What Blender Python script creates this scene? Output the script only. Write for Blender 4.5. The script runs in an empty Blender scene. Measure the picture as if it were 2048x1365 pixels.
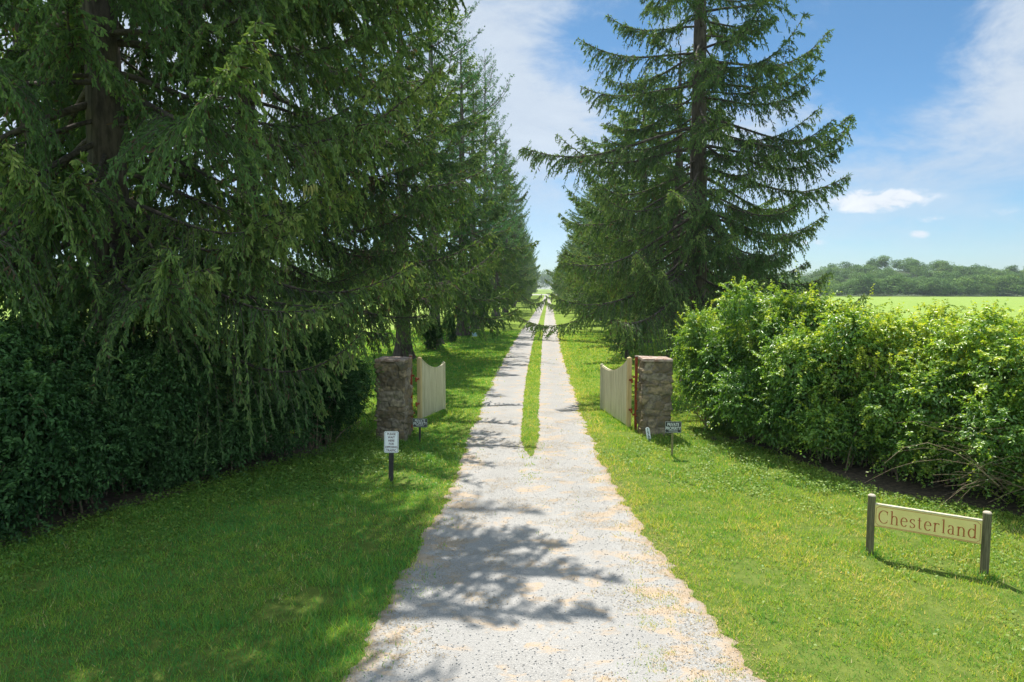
import bpy, math, numpy as np
from mathutils import Vector, Matrix
R = math.radians
sc = bpy.context.scene
COL = sc.collection

# ------------------------------------------------------------------ camera
CAM_H = 3.7
F_PX = 1365.0                       # focal length in pixels of a 2048 px wide frame
HORIZON, VPX = 578.0, 1092.0
PITCH = math.atan((682.5 - HORIZON) / F_PX)
YAW = math.atan((VPX - 1024) / F_PX * math.cos(PITCH))
cam_data = bpy.data.cameras.new("camera"); cam = bpy.data.objects.new("camera", cam_data); COL.objects.link(cam)
cam_data.sensor_width = 36.0; cam_data.lens = 36.0 * F_PX / 2048.0
cam_data.clip_start = 0.1; cam_data.clip_end = 6000
cam.location = (0, 0, CAM_H); cam.rotation_euler = (R(90) - PITCH, 0, YAW)
sc.camera = cam
CM = Matrix.Rotation(YAW, 3, 'Z') @ Matrix.Rotation(R(90) - PITCH, 3, 'X')
def ray(px, py): return (CM @ Vector(((px - 1024) / F_PX, -(py - 682.5) / F_PX, -1.0)))
def G(px, py, z=0.0):               # ground point seen at a pixel of the photo
    d = ray(px, py); t = (z - CAM_H) / d.z
    return Vector((d.x * t, d.y * t, z))
def at(px, py, Y):                  # point at world depth Y
    d = ray(px, py); t = Y / d.y
    return Vector((d.x * t, Y, CAM_H + d.z * t))

# ------------------------------------------------------------------ light
SUN_ELEV, SUN_AZ = R(59), R(-15)    # azimuth from +Y, negative = towards -X (front left)
sd = Vector((math.sin(SUN_AZ) * math.cos(SUN_ELEV), math.cos(SUN_AZ) * math.cos(SUN_ELEV), math.sin(SUN_ELEV)))
sun_data = bpy.data.lights.new("sun", 'SUN'); sun = bpy.data.objects.new("sun", sun_data); COL.objects.link(sun)
sun_data.energy = 4.0; sun_data.angle = R(0.5); sun_data.color = (1.0, 0.95, 0.86)
sun.rotation_euler = sd.to_track_quat('Z', 'Y').to_euler(); sun.location = (-20, 40, 60)
sc.view_settings.view_transform = 'Standard'; sc.view_settings.look = 'None'
sc.view_settings.gamma = 1.0; sc.view_settings.exposure = 1.06
sc.cycles.max_bounces = 8; sc.cycles.diffuse_bounces = 5; sc.cycles.glossy_bounces = 2
sc.cycles.transmission_bounces = 4; sc.cycles.transparent_max_bounces = 4
sc.cycles.caustics_reflective = False; sc.cycles.caustics_refractive = False
sc.cycles.sample_clamp_indirect = 6.0

# ------------------------------------------------------------------ node helper
class NT:
    def __init__(s, tree): s.t = tree; s.n = tree.nodes; s.l = tree.links
    def new(s, typ, _props=None, **inp):
        nd = s.n.new(typ)
        for k, v in (_props or {}).items(): setattr(nd, k, v)
        for k, v in inp.items(): s.set(nd, k, v)
        return nd
    def set(s, nd, k, v):
        k2 = int(k[1:]) if k[0] == 'i' and k[1:].isdigit() else k.replace('_', ' ')
        sock = nd.inputs[k2]
        if isinstance(v, bpy.types.NodeSocket): s.l.new(v, sock)
        elif isinstance(v, bpy.types.Node): s.l.new(v.outputs[0], sock)
        else:
            if isinstance(v, (tuple, list)) and sock.type == 'RGBA' and len(v) == 3: v = (*v, 1)
            sock.default_value = v
    def math(s, op, a, b=0.0, c=None, clamp=False):
        nd = s.new('ShaderNodeMath', {'operation': op, 'use_clamp': clamp}, i0=a, i1=b)
        if c is not None: s.set(nd, 'i2', c)
        return nd.outputs[0]
    def vmath(s, op, a, b=(0, 0, 0)):
        nd = s.new('ShaderNodeVectorMath', {'operation': op}); s.set(nd, 'i0', a)
        if op == 'SCALE': s.set(nd, 'Scale', b)
        elif b is not None: s.set(nd, 'i1', b)
        return nd
    def mix(s, f, a, b): 
        nd = s.n.new('ShaderNodeMix'); nd.data_type = 'RGBA'
        for i, v in ((0, f), (6, a), (7, b)):
            k = nd.inputs[i]
            if isinstance(v, bpy.types.NodeSocket): s.l.new(v, k)
            elif isinstance(v, bpy.types.Node): s.l.new(v.outputs[0], k)
            else: k.default_value = (*v, 1) if isinstance(v, tuple) and len(v) == 3 else v
        return nd.outputs[2]
    def noise(s, vec, scale, detail=4, rough=0.6, dist=0.0):
        nd = s.new('ShaderNodeTexNoise', None, Scale=scale, Detail=detail, Roughness=rough, Distortion=dist)
        if vec is not None: s.set(nd, 'Vector', vec)
        return nd.outputs[0]
    def ramp(s, f, stops, interp='LINEAR'):
        nd = s.n.new('ShaderNodeValToRGB'); nd.color_ramp.interpolation = interp; e = nd.color_ramp.elements
        while len(e) < len(stops): e.new(0.5)
        for k, (p, c) in enumerate(stops):
            e[k].position = p; e[k].color = (c, c, c, 1) if isinstance(c, (int, float)) else (*c, 1)
        s.set(nd, 'Fac', f); return nd.outputs[0]
    def sstep(s, v, a, b):
        nd = s.new('ShaderNodeMapRange', {'interpolation_type': 'SMOOTHSTEP'}); s.set(nd, 'Value', v)
        s.set(nd, 'From_Min', a); s.set(nd, 'From_Max', b); return nd.outputs[0]

# ------------------------------------------------------------------ world: Nishita sky with clouds
w = bpy.data.worlds.new("World"); sc.world = w; w.use_nodes = True
N = NT(w.node_tree); N.n.clear()
sky = N.new('ShaderNodeTexSky', {'sky_type': 'NISHITA', 'sun_disc': False, 'sun_elevation': SUN_ELEV,
                                 'sun_rotation': SUN_AZ, 'air_density': 1.0, 'dust_density': 0.3, 'ozone_density': 2.5})
tc = N.new('ShaderNodeTexCoord'); D = tc.outputs['Generated']
sx = N.new('ShaderNodeSeparateXYZ', None, Vector=D)
zz = N.math('ADD', N.math('MAXIMUM', sx.outputs[2], 0.0), 0.10)
cx = N.new('ShaderNodeCombineXYZ', None, X=N.math('DIVIDE', sx.outputs[0], zz), Y=N.math('DIVIDE', sx.outputs[1], zz), Z=0.0)
def bump_dir(px, py, rad, stretch=1.0):   # soft patch of cloud round one direction of the sky
    d = ray(px, py).normalized()
    df = N.vmath('SUBTRACT', D, tuple(d)); df = N.vmath('MULTIPLY', df, (1, 1, stretch))
    return N.sstep(N.vmath('LENGTH', df, None).outputs['Value'], rad, 0.0)
warp = N.noise(cx.outputs[0], 0.5, 3, 0.6)
st = N.new('ShaderNodeMapping', None, Vector=cx.outputs[0], Scale=(0.75, 1.3, 1), Rotation=(0, 0, R(28)))
n1 = N.noise(st.outputs[0], 0.55, 7, 0.60, 0.45)
n2 = N.noise(N.vmath('MULTIPLY', D, (1, 1, 2.2)).outputs[0], 6.5, 9, 0.66, 0.25)
veil = N.math('MAXIMUM', bump_dir(960, 240, 0.42, 1.0), N.math('MAXIMUM', bump_dir(1850, 330, 0.30, 1.8), bump_dir(1560, 320, 0.22, 1.3)))
veil = N.math('MAXIMUM', veil, bump_dir(300, 300, 0.7, 0.8))
veil = N.math('MAXIMUM', veil, bump_dir(2120, 120, 0.24, 0.7))
hole = N.math('ADD', N.math('MULTIPLY', bump_dir(1780, 130, 0.24, 1.1), 0.55), N.math('MULTIPLY', bump_dir(1200, 90, 0.14, 1.2), 0.5))
cir = N.math('MULTIPLY_ADD', veil, 0.70, N.math('MULTIPLY_ADD', n1, 1.05, N.math('MULTIPLY', n2, 1.9)))
cir = N.math('SUBTRACT', cir, hole)
cir = N.math('MULTIPLY', N.sstep(cir, 1.34, 2.14), 0.9)
puff = None
for (px, py, r, stq, amp) in ((1755, 402, .115, 4.2, 1.25), (1690, 408, .05, 3.5, .8), (1865, 438, .032, 2.6, .9), (1835, 470, .026, 2.2, .9), (1615, 485, .05, 3.6, .7),
                         (1880, 517, .03, 3.0, .5), (1870, 280, .08, 2.6, .45), (2010, 428, .06, 2.6, .55), (1645, 130, .02, 1.5, .35), (1738, 122, .018, 1.5, .3)):
    b = N.math('MULTIPLY', bump_dir(px, py, r, stq), amp)
    puff = b if puff is None else N.math('MAXIMUM', puff, b)
n3 = N.noise(N.vmath('MULTIPLY', D, (1, 1, 1.8)).outputs[0], 26.0, 7, 0.60, 0.4)
puff = N.math('MULTIPLY', N.sstep(N.math('MULTIPLY', puff, N.math('MULTIPLY_ADD', n3, 3.0, -.55)), 0.36, 0.95), 0.9)
cloud = N.math('MAXIMUM', N.math('MULTIPLY', cir, N.math('MULTIPLY_ADD', N.sstep(sx.outputs[2], .02, .22), .75, .25)), puff)
cloud = N.math('MULTIPLY', cloud, N.sstep(sx.outputs[2], -0.02, 0.05))
skyt = N.n.new('ShaderNodeMix'); skyt.data_type = 'RGBA'; skyt.blend_type = 'MULTIPLY'; skyt.inputs[0].default_value = 1.0
N.l.new(sky.outputs[0], skyt.inputs[6]); N.l.new(N.ramp(sx.outputs[2], [(0, (.29, .36, .43)), (.12, (.275, .345, .40)), (.45, (.27, .325, .325))]), skyt.inputs[7])
skyc = N.new('ShaderNodeHueSaturation', None, Saturation=1.12, Value=1.0, Color=skyt.outputs[2])
cloudcol = N.mix(n2, (1.55, 1.85, 2.3), (2.6, 2.85, 3.1))
rear_fill = N.sstep(sx.outputs[1], 0.05, -0.35)        # bright cloud sheet added out of view behind the camera as fill light
cloud = N.math('MAXIMUM', cloud, N.math('MULTIPLY', N.math('MULTIPLY', rear_fill, .92), N.sstep(N.math('MULTIPLY_ADD', n1, .6, sx.outputs[2]), .30, .62)))
cloudcol = N.mix(rear_fill, cloudcol, (3.5, 4.1, 4.5))
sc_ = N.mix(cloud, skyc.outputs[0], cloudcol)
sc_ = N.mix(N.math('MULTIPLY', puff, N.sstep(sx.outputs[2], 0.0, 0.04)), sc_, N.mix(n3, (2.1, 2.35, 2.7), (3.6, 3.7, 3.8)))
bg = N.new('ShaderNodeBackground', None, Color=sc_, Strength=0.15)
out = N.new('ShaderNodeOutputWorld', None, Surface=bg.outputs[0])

# ------------------------------------------------------------------ materials
def material(name):
    m = bpy.data.materials.new(name); m.use_nodes = True; m.node_tree.nodes.clear(); return m, NT(m.node_tree)
def finish(N, sh, disp=None):
    N.new('ShaderNodeOutputMaterial', None, Surface=sh)
def simple(name, c0, c1=None, scale=8.0, rough=0.7, bump=0.0, metallic=0.0, vec_scale=(1, 1, 1), spec=0.3, detail=5):
    m, N = material(name); tc = N.new('ShaderNodeTexCoord')
    mp = N.new('ShaderNodeMapping', None, Vector=tc.outputs['Object'], Scale=vec_scale)
    n = N.noise(mp.outputs[0], scale, detail, 0.62)
    col = N.mix(N.sstep(n, 0.3, 0.7), c0, c1 or c0)
    p = N.new('ShaderNodeBsdfPrincipled', None, Base_Color=col, Roughness=rough, Metallic=metallic, Specular_IOR_Level=spec)
    if bump: N.set(p, 'Normal', N.new('ShaderNodeBump', None, Height=n, Strength=bump, Distance=0.02).outputs[0])
    finish(N, p.outputs[0]); return m
def leafmat(name, stops, transl=0.3, rough=0.45, spec=0.4, tcol=(1.0, 1.0, 0.55), objvar=0.22, tval=1.0):
    m, N = material(name)
    at_ = N.new('ShaderNodeAttribute', {'attribute_name': 'tint'})
    oi = N.new('ShaderNodeObjectInfo')
    f = N.math('ADD', at_.outputs['Fac'], N.math('MULTIPLY', N.math('SUBTRACT', oi.outputs['Random'], 0.5), objvar))
    geo = N.new('ShaderNodeNewGeometry')
    f = N.math('ADD', f, N.math('MULTIPLY', N.math('SUBTRACT', N.noise(geo.outputs['Position'], 0.9, 3, 0.6), 0.5), 0.42), clamp=True)
    col = N.ramp(f, stops)
    p = N.new('ShaderNodeBsdfPrincipled', None, Base_Color=col, Roughness=rough, Specular_IOR_Level=spec)
    tcn = N.new('ShaderNodeMix', {'data_type': 'RGBA', 'blend_type': 'MULTIPLY'}); tcn.inputs[0].default_value = 1.0
    N.l.new(col, tcn.inputs[6]); tcn.inputs[7].default_value = (tcol[0] * tval, tcol[1] * tval, tcol[2] * tval, 1)
    t = N.new('ShaderNodeBsdfTranslucent', None, Color=tcn.outputs[2])
    mx = N.new('ShaderNodeMixShader', None, Fac=transl, i1=p.outputs[0], i2=t.outputs[0])
    finish(N, mx.outputs[0]); return m
M = {}
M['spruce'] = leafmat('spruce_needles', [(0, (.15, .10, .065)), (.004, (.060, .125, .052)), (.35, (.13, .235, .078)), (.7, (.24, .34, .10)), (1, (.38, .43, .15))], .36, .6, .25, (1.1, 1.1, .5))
M['pine'] = leafmat('pine_needles', [(0, (.035, .105, .050)), (.4, (.070, .18, .075)), (.8, (.125, .26, .085)), (1, (.17, .32, .11))], .34, .55, .3, (1.0, 1.1, .5))
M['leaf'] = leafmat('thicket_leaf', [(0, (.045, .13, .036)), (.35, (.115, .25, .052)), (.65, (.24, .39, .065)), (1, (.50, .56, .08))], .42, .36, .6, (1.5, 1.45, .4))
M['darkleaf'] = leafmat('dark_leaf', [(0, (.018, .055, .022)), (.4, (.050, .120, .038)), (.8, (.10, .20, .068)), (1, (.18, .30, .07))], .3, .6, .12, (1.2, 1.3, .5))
M['woods'] = leafmat('woods_leaf', [(0, (.07, .15, .045)), (.4, (.135, .24, .065)), (.8, (.22, .33, .085)), (1, (.30, .40, .11))], .3, .8, .1)
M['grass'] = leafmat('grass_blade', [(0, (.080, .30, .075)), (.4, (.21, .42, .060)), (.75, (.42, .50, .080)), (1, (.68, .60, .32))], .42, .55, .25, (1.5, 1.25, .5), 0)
M['clover'] = leafmat('ground_ivy_leaf', [(0, (.07, .17, .034)), (.5, (.155, .28, .045)), (1, (.33, .40, .07))], .35, .5, .3, (1.2, 1.2, .5), 0)
M['drygrass'] = leafmat('dry_straw', [(0, (.20, .14, .07)), (1, (.50, .38, .20))], .1, .8, .1, objvar=0)
M['bark'] = simple('spruce_bark', (.040, .032, .028), (.13, .105, .09), 9, .9, .9, vec_scale=(1, 1, .25))
M['bark_grey'] = simple('pine_bark', (.05, .048, .048), (.17, .155, .14), 7, .9, .9, vec_scale=(1, 1, .2))
M['limb'] = simple('limb_bark', (.045, .037, .032), (.12, .10, .085), 12, .9, .3)
M['stem'] = simple('shrub_stem', (.12, .09, .055), (.34, .26, .17), 20, .85)
M['wood_gate'] = simple('cream_painted_boards', (.44, .40, .26), (.64, .60, .43), 3, .75, .15, vec_scale=(6, 6, .5))
M['wood_raw'] = simple('raw_pine_timber', (.48, .36, .17), (.62, .50, .27), 4, .7, .1, vec_scale=(8, 8, .6))
M['post'] = simple('weathered_green_grey_post', (.080, .074, .040), (.17, .155, .09), 7, .85, .35, vec_scale=(9, 9, .7))
M['posttop'] = simple('pale_weathered_end_grain', (.42, .36, .27), (.55, .47, .38), 30, .9, .1)
M['panel'] = simple('faded_olive_yellow_paint', (.70, .60, .22), (.78, .67, .27), 5, .6, .03)
M['panel_edge'] = simple('cream_weathered_edge', (.52, .46, .33), (.70, .64, .50), 9, .7)
M['red'] = simple('brick_red_paint', (.34, .075, .025), (.42, .11, .035), 18, .6)
M['rust'] = simple('red_oxide_steel', (.20, .035, .018), (.34, .075, .03), 14, .7, .2)
M['black'] = simple('black_paint', (.018, .022, .022), (.035, .04, .038), 9, .5)
M['white'] = simple('white_sign_sheet', (.70, .74, .78), (.78, .80, .82), 4, .45)
M['letter_white'] = simple('white_lettering', (.62, .66, .64), (.72, .75, .72), 9, .6)
M['maroon'] = simple('dark_maroon_ink', (.075, .018, .030), (.10, .03, .045), 9, .6)
M['charcoal'] = simple('dark_painted_post', (.022, .022, .024), (.05, .045, .045), 6, .7, .1, vec_scale=(5, 5, .6))
M['olivepost'] = simple('mossy_wooden_stake', (.12, .115, .05), (.24, .22, .10), 8, .85, .2, vec_scale=(9, 9, .8))
M['bluewhite'] = simple('pale_blue_plastic', (.30, .50, .66), (.42, .62, .74), 6, .5)
M['cone'] = simple('green_brown_cone', (.20, .20, .06), (.30, .28, .09), 30, .6, .4)
M['hillfloor'] = simple('woodland_floor', (.035, .055, .025), (.07, .10, .04), .1, .95)
M['soil'] = simple('bare_soil_litter', (.045, .036, .026), (.15, .115, .08), 11, .95, .6, detail=8)

m, N = material('rubble_stone')
a = N.new('ShaderNodeAttribute', {'attribute_name': 'tint'}); a2 = N.new('ShaderNodeAttribute', {'attribute_name': 'mortar'})
tc = N.new('ShaderNodeTexCoord'); n = N.noise(tc.outputs['Object'], 9, 8, .65); nb = N.noise(tc.outputs['Object'], 3, 4, .6)
c = N.ramp(a.outputs['Fac'], [(0, (.12, .092, .055)), (.3, (.21, .16, .095)), (.55, (.34, .26, .155)), (.8, (.24, .21, .165)), (1, (.40, .33, .22))])
c = N.mix(N.sstep(n, .35, .7), c, (.11, .095, .075))
c = N.mix(N.math('MULTIPLY', a2.outputs['Fac'], .55), c, (.20, .175, .14))
c = N.mix(N.math('MULTIPLY', N.sstep(nb, .55, .75), .6), c, (.09, .11, .05))
p = N.new('ShaderNodeBsdfPrincipled', None, Base_Color=c, Roughness=.92, Specular_IOR_Level=.15)
N.set(p, 'Normal', N.new('ShaderNodeBump', None, Height=n, Strength=.6, Distance=.02).outputs[0])
finish(N, p.outputs[0]); M['stone'] = m
M['capstone'] = simple('reddish_cap_stone', (.22, .13, .095), (.50, .42, .36), 7, .9, .5)

# lawn and field sheet
m, N = material('lawn_and_field')
geo = N.new('ShaderNodeNewGeometry'); P = geo.outputs['Position']
sp = N.new('ShaderNodeSeparateXYZ', None, Vector=P)
nA = N.noise(P, .35, 5, .6); nB = N.noise(P, 5.0, 6, .7); nC = N.noise(P, 45.0, 3, .7)
mp = N.new('ShaderNodeMapping', None, Vector=P, Scale=(1, .12, 1)); nM = N.noise(mp.outputs[0], 1.6, 3, .5)
lawn = N.ramp(N.math('ADD', N.math('MULTIPLY', nB, .6), N.math('MULTIPLY', nC, .4)), [(.25, (.09, .15, .025)), (.5, (.17, .25, .038)), (.75, (.26, .33, .055))])
lawn = N.mix(N.math('MULTIPLY', N.sstep(N.noise(P, 2.2, 6, .7), .62, .72), .7), lawn, (.26, .20, .11))
lawn = N.mix(N.math('MULTIPLY', N.sstep(nA, .45, .7), .45), lawn, (.25, .31, .042))
lawn = N.mix(N.math('MULTIPLY', N.sstep(nM, .5, .62), .25), lawn, (.12, .20, .026))
field = N.ramp(N.math('ADD', N.math('MULTIPLY', nA, .5), N.math('MULTIPLY', N.noise(P, 1.4, 6, .7), .5)), [(.3, (.14, .24, .045)), (.5, (.22, .32, .065)), (.7, (.36, .40, .12))])
fm = N.math('MAXIMUM', N.sstep(sp.outputs[0], 11.0, 13.0), N.sstep(sp.outputs[0], -12.5, -15.0))
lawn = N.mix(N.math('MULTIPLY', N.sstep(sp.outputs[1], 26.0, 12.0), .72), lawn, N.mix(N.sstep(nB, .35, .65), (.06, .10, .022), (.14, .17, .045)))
c = N.mix(fm, lawn, field)
p = N.new('ShaderNodeBsdfPrincipled', None, Base_Color=c, Roughness=.95, Specular_IOR_Level=.05)
N.set(p, 'Normal', N.new('ShaderNodeBump', None, Height=N.math('ADD', nB, nC), Strength=.5, Distance=.06).outputs[0])
finish(N, p.outputs[0]); M['lawn'] = m

# gravel
m, N = material('pale_gravel')
geo = N.new('ShaderNodeNewGeometry'); P = geo.outputs['Position']
e = N.new('ShaderNodeAttribute', {'attribute_name': 'edge'}).outputs['Fac']
v = N.new('ShaderNodeTexVoronoi', None, Vector=P, Scale=75.0)
g = N.ramp(v.outputs['Color'], [(0, (.255, .248, .238)), (.5, (.33, .322, .306)), (.85, (.39, .38, .362)), (1, (.48, .47, .45))])
big = N.noise(P, .9, 6, .65); fine = N.noise(P, 9, 6, .7)
g = N.mix(N.math('MULTIPLY', N.sstep(big, .38, .66), .5), g, (.40, .39, .375))
g = N.mix(N.math('MULTIPLY', N.sstep(fine, .52, .75), .45), g, (.26, .25, .235))
mpx = N.new('ShaderNodeMapping', None, Vector=P, Scale=(1.0, 1.5, 1)); sp2 = N.new('ShaderNodeSeparateXYZ', None, Vector=P)
ndl = N.noise(mpx.outputs[0], 1.7, 7, .68, .5)
nd = N.math('MULTIPLY', N.sstep(N.math('ADD', N.math('MULTIPLY', e, .07), N.math('MULTIPLY_ADD', N.sstep(sp2.outputs[0], -.6, .6), .035, ndl)), .55, .635), .95)
g = N.mix(N.math('MULTIPLY', nd, N.math('MULTIPLY_ADD', fine, .9, .15), clamp=True), g, (.50, .36, .22))
tr = N.new('ShaderNodeAttribute', {'attribute_name': 'track'}).outputs['Fac']
g = N.mix(N.math('MULTIPLY', tr, .42), g, (.30, .295, .285))
gr = N.noise(P, 3.1, 8, .72)
g = N.mix(N.math('MULTIPLY', N.sstep(N.math('MULTIPLY_ADD', e, .10, gr), .66, .76), .5), g, (.17, .21, .06))
g = N.mix(N.math('MULTIPLY', N.sstep(N.math('MULTIPLY_ADD', fine, .5, e), .95, 1.3), .75), g, (.33, .25, .17))
p = N.new('ShaderNodeBsdfPrincipled', None, Base_Color=g, Roughness=.95, Specular_IOR_Level=.12)
N.set(p, 'Normal', N.new('ShaderNodeBump', None, Height=N.math('ADD', v.outputs['Distance'], N.math('MULTIPLY', fine, .6)), Strength=.7, Distance=.012).outputs[0])
finish(N, p.outputs[0]); M['gravel'] = m
M['pebble'] = simple('gravel_stone', (.26, .255, .25), (.55, .54, .53), 3, .9, .2)

# ------------------------------------------------------------------ mesh helpers
def mesh_np(name, V, F, mat, parent=None, tint=None, extra=None, smooth=False, loc=None):
    V = np.asarray(V, np.float32).reshape(-1, 3); F = np.asarray(F, np.int32)
    me = bpy.data.meshes.new(name); nf, k = F.shape
    me.vertices.add(len(V)); me.vertices.foreach_set('co', V.ravel())
    me.loops.add(nf * k); me.loops.foreach_set('vertex_index', F.ravel())
    me.polygons.add(nf); me.polygons.foreach_set('loop_start', np.arange(0, nf * k, k, dtype=np.int32))
    if smooth: me.polygons.foreach_set('use_smooth', np.ones(nf, bool))
    if tint is not None:
        a = me.attributes.new('tint', 'FLOAT', 'FACE'); a.data.foreach_set('value', np.asarray(tint, np.float32))
    for k2, (dom, arr) in (extra or {}).items():
        a = me.attributes.new(k2, 'FLOAT', dom); a.data.foreach_set('value', np.asarray(arr, np.float32))
    me.update(calc_edges=True); me.materials.append(mat)
    o = bpy.data.objects.new(name, me); COL.objects.link(o)
    if parent: o.parent = parent
    if loc is not None: o.location = loc
    return o
def tag(o, label=None, cat=None, group=None, kind=None):
    if label: o['label'] = label
    if cat: o['category'] = cat
    if group: o['group'] = group
    if kind: o['kind'] = kind
    return o
def empty(name, loc, rz=0.0):
    o = bpy.data.objects.new(name, None); COL.objects.link(o); o.location = loc; o.rotation_euler = (0, 0, rz)
    o.empty_display_size = 0.2; return o
def copy_thing(o, parent=None):
    c = o.copy(); COL.objects.link(c); c.parent = parent
    for ch in o.children: copy_thing(ch, c)
    return c
class MB:                                       # collects simple solids into one mesh
    def __init__(s): s.v = []; s.f = []
    def add(s, vs, fs):
        b = len(s.v); s.v += [tuple(v) for v in vs]; s.f += [tuple(i + b for i in f) for f in fs]
    def box(s, x0, x1, y0, y1, z0, z1):
        s.add([(x0, y0, z0), (x1, y0, z0), (x1, y1, z0), (x0, y1, z0), (x0, y0, z1), (x1, y0, z1), (x1, y1, z1), (x0, y1, z1)],
              [(0, 3, 2, 1), (4, 5, 6, 7), (0, 1, 5, 4), (1, 2, 6, 5), (2, 3, 7, 6), (3, 0, 4, 7)])
    def prism(s, poly, y0, y1):                 # outline in x,z extruded along y
        n = len(poly); vs = [(x, y0, z) for x, z in poly] + [(x, y1, z) for x, z in poly]
        s.add(vs, [tuple(range(n)), tuple(range(2 * n - 1, n - 1, -1))] + [(i, i + n, (i + 1) % n + n, (i + 1) % n) for i in range(n)])
    def lathe(s, prof, k=16, cx=0, cy=0):       # (radius, z)
        vs = []; fs = []
        for r, z in prof: vs += [(cx + r * math.cos(2 * math.pi * i / k), cy + r * math.sin(2 * math.pi * i / k), z) for i in range(k)]
        for j in range(len(prof) - 1): fs += [(j * k + i, j * k + (i + 1) % k, (j + 1) * k + (i + 1) % k, (j + 1) * k + i) for i in range(k)]
        fs += [tuple(range(k - 1, -1, -1)), tuple(range((len(prof) - 1) * k, len(prof) * k))]; s.add(vs, fs)
    def build(s, name, mat, parent=None, bevel=0.0, smooth=False):
        me = bpy.data.meshes.new(name); me.from_pydata(s.v, [], s.f); me.update(); me.materials.append(mat)
        if smooth:
            for p in me.polygons: p.use_smooth = True
        o = bpy.data.objects.new(name, me); COL.objects.link(o); o.parent = parent
        if bevel:
            b = o.modifiers.new('bevel', 'BEVEL'); b.width = bevel; b.segments = 2; b.limit_method = 'ANGLE'
        return o
def tubes(P, Rad, k=5):                         # P (n,m,3), Rad (n,m)
    n, m_, _ = P.shape; T = np.gradient(P, axis=1); T /= np.linalg.norm(T, axis=2, keepdims=True) + 1e-9
    up = np.zeros_like(T); up[..., 2] = 1; par = np.abs(T[..., 2]) > .95; up[par] = (1, 0, 0)
    A = np.cross(T, up); A /= np.linalg.norm(A, axis=2, keepdims=True) + 1e-9; B = np.cross(T, A)
    th = np.arange(k) * 2 * np.pi / k
    V = P[:, :, None, :] + Rad[:, :, None, None] * (A[:, :, None, :] * np.cos(th)[None, None, :, None] + B[:, :, None, :] * np.sin(th)[None, None, :, None])
    V = V.reshape(-1, 3)
    base = (np.arange(n) * m_ * k)[:, None, None] + (np.arange(m_ - 1) * k)[None, :, None]
    i = np.arange(k)[None, None, :]; j = (i + 1) % k
    F = np.stack([base + i, base + j, base + k + j, base + k + i], -1).reshape(-1, 4)
    return V, F
def nrm(a): return a / (np.linalg.norm(a, axis=-1, keepdims=True) + 1e-9)
def crossed(P0, P1, W, rng, hexa=False):        # needle-clad twig: two crossed pointed blades
    n = len(P0); ax = P1 - P0; sd_ = nrm(np.cross(ax, rng.normal(size=(n, 3)))); s2 = nrm(np.cross(ax, sd_)); W = W[:, None]
    V = []
    for s in (sd_, s2):
        if hexa:
            a = P0 + ax * .22; b = P0 + ax * .78
            V.append(np.stack([P0, a + s * W, b + s * W * .8, P1, b - s * W * .8, a - s * W], 1))
        else:
            a = P0 + ax * .45; V.append(np.stack([P0, a + s * W, P1, a - s * W], 1))
    V = np.concatenate(V, 0); k = V.shape[1]
    return V.reshape(-1, 3), np.arange(len(V) * k).reshape(-1, k)
def vnoise(x, y, sc_, seed=0):                  # value noise 0..1
    x = np.asarray(x) * sc_; y = np.asarray(y) * sc_; xi = np.floor(x).astype(np.int64); yi = np.floor(y).astype(np.int64); fx = x - xi; fy = y - yi
    def h(a, b):
        t = (a * 374761393 + b * 668265263 + seed * 1442695041) & 0x7fffffff
        t = ((t ^ (t >> 13)) * 1274126177) & 0x7fffffff; return ((t ^ (t >> 16)) & 0xffff) / 65535.0
    fx = fx * fx * (3 - 2 * fx); fy = fy * fy * (3 - 2 * fy)
    return (h(xi, yi) * (1 - fx) + h(xi + 1, yi) * fx) * (1 - fy) + (h(xi, yi + 1) * (1 - fx) + h(xi + 1, yi + 1) * fx) * fy
def fnoise(x, y, s, seed=0): return .55 * vnoise(x, y, s, seed) + .3 * vnoise(x, y, s * 2.1, seed + 7) + .15 * vnoise(x, y, s * 4.3, seed + 13)

# ------------------------------------------------------------------ ground, driveway
LE = [(560, 1560), (685, 1365), (745, 1270), (800, 1160), (850, 1080), (880, 1010), (905, 960), (925, 920), (939, 880), (960, 820), (985, 760), (1018, 700), (1040, 665), (1059, 640), (1076, 615), (1084, 603), (1089, 593)]
RE = [(1800, 1560), (1530, 1365), (1425, 1250), (1345, 1150), (1282, 1053), (1240, 1000), (1213, 950), (1184, 880), (1160, 820), (1143, 770), (1122, 700), (1116, 665), (1110, 640), (1105, 615), (1101, 603), (1097, 593)]
CL = [(1056, 942), (1047, 925), (1043, 900), (1042, 880), (1044, 840), (1048, 790), (1055, 740), (1063, 700), (1071, 665), (1079, 640), (1087, 615), (1091, 603), (1092.5, 593)]
CR = [(1066, 942), (1078, 925), (1077, 900), (1077, 880), (1077, 840), (1079, 790), (1081, 740), (1083, 700), (1086, 665), (1089, 640), (1093, 615), (1095, 603), (1094.5, 593)]
def edge_fn(lst):
    pts = sorted([(G(*p).y, G(*p).x) for p in lst]); ys = np.array([p[0] for p in pts]); xs = np.array([p[1] for p in pts])
    return lambda y: np.interp(y, ys, xs)
fL, fR, fCL, fCR = edge_fn(LE), edge_fn(RE), edge_fn(CL), edge_fn(CR)
Y_STRIP = G(1060, 942).y + 1.2
o = MB(); o.add([(-4500, -300, 0), (4500, -300, 0), (4500, 5500, 0), (-4500, 5500, 0)], [(0, 1, 2, 3)])
tag(o.build('ground', M['lawn']), kind='structure')
def ragged(y, seed): return (fnoise(y, y * 0 + seed, 1.1, seed) - .5) * .24 + (fnoise(y, y * 0, 5.0, seed + 3) - .5) * .20 + (vnoise(y, y * 0, 13.0, seed + 4) - .5) * .07
Yr = [2.5]
while Yr[-1] < 400: Yr.append(Yr[-1] + max(.04, Yr[-1] * .006))
Yr = np.array(Yr)
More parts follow.
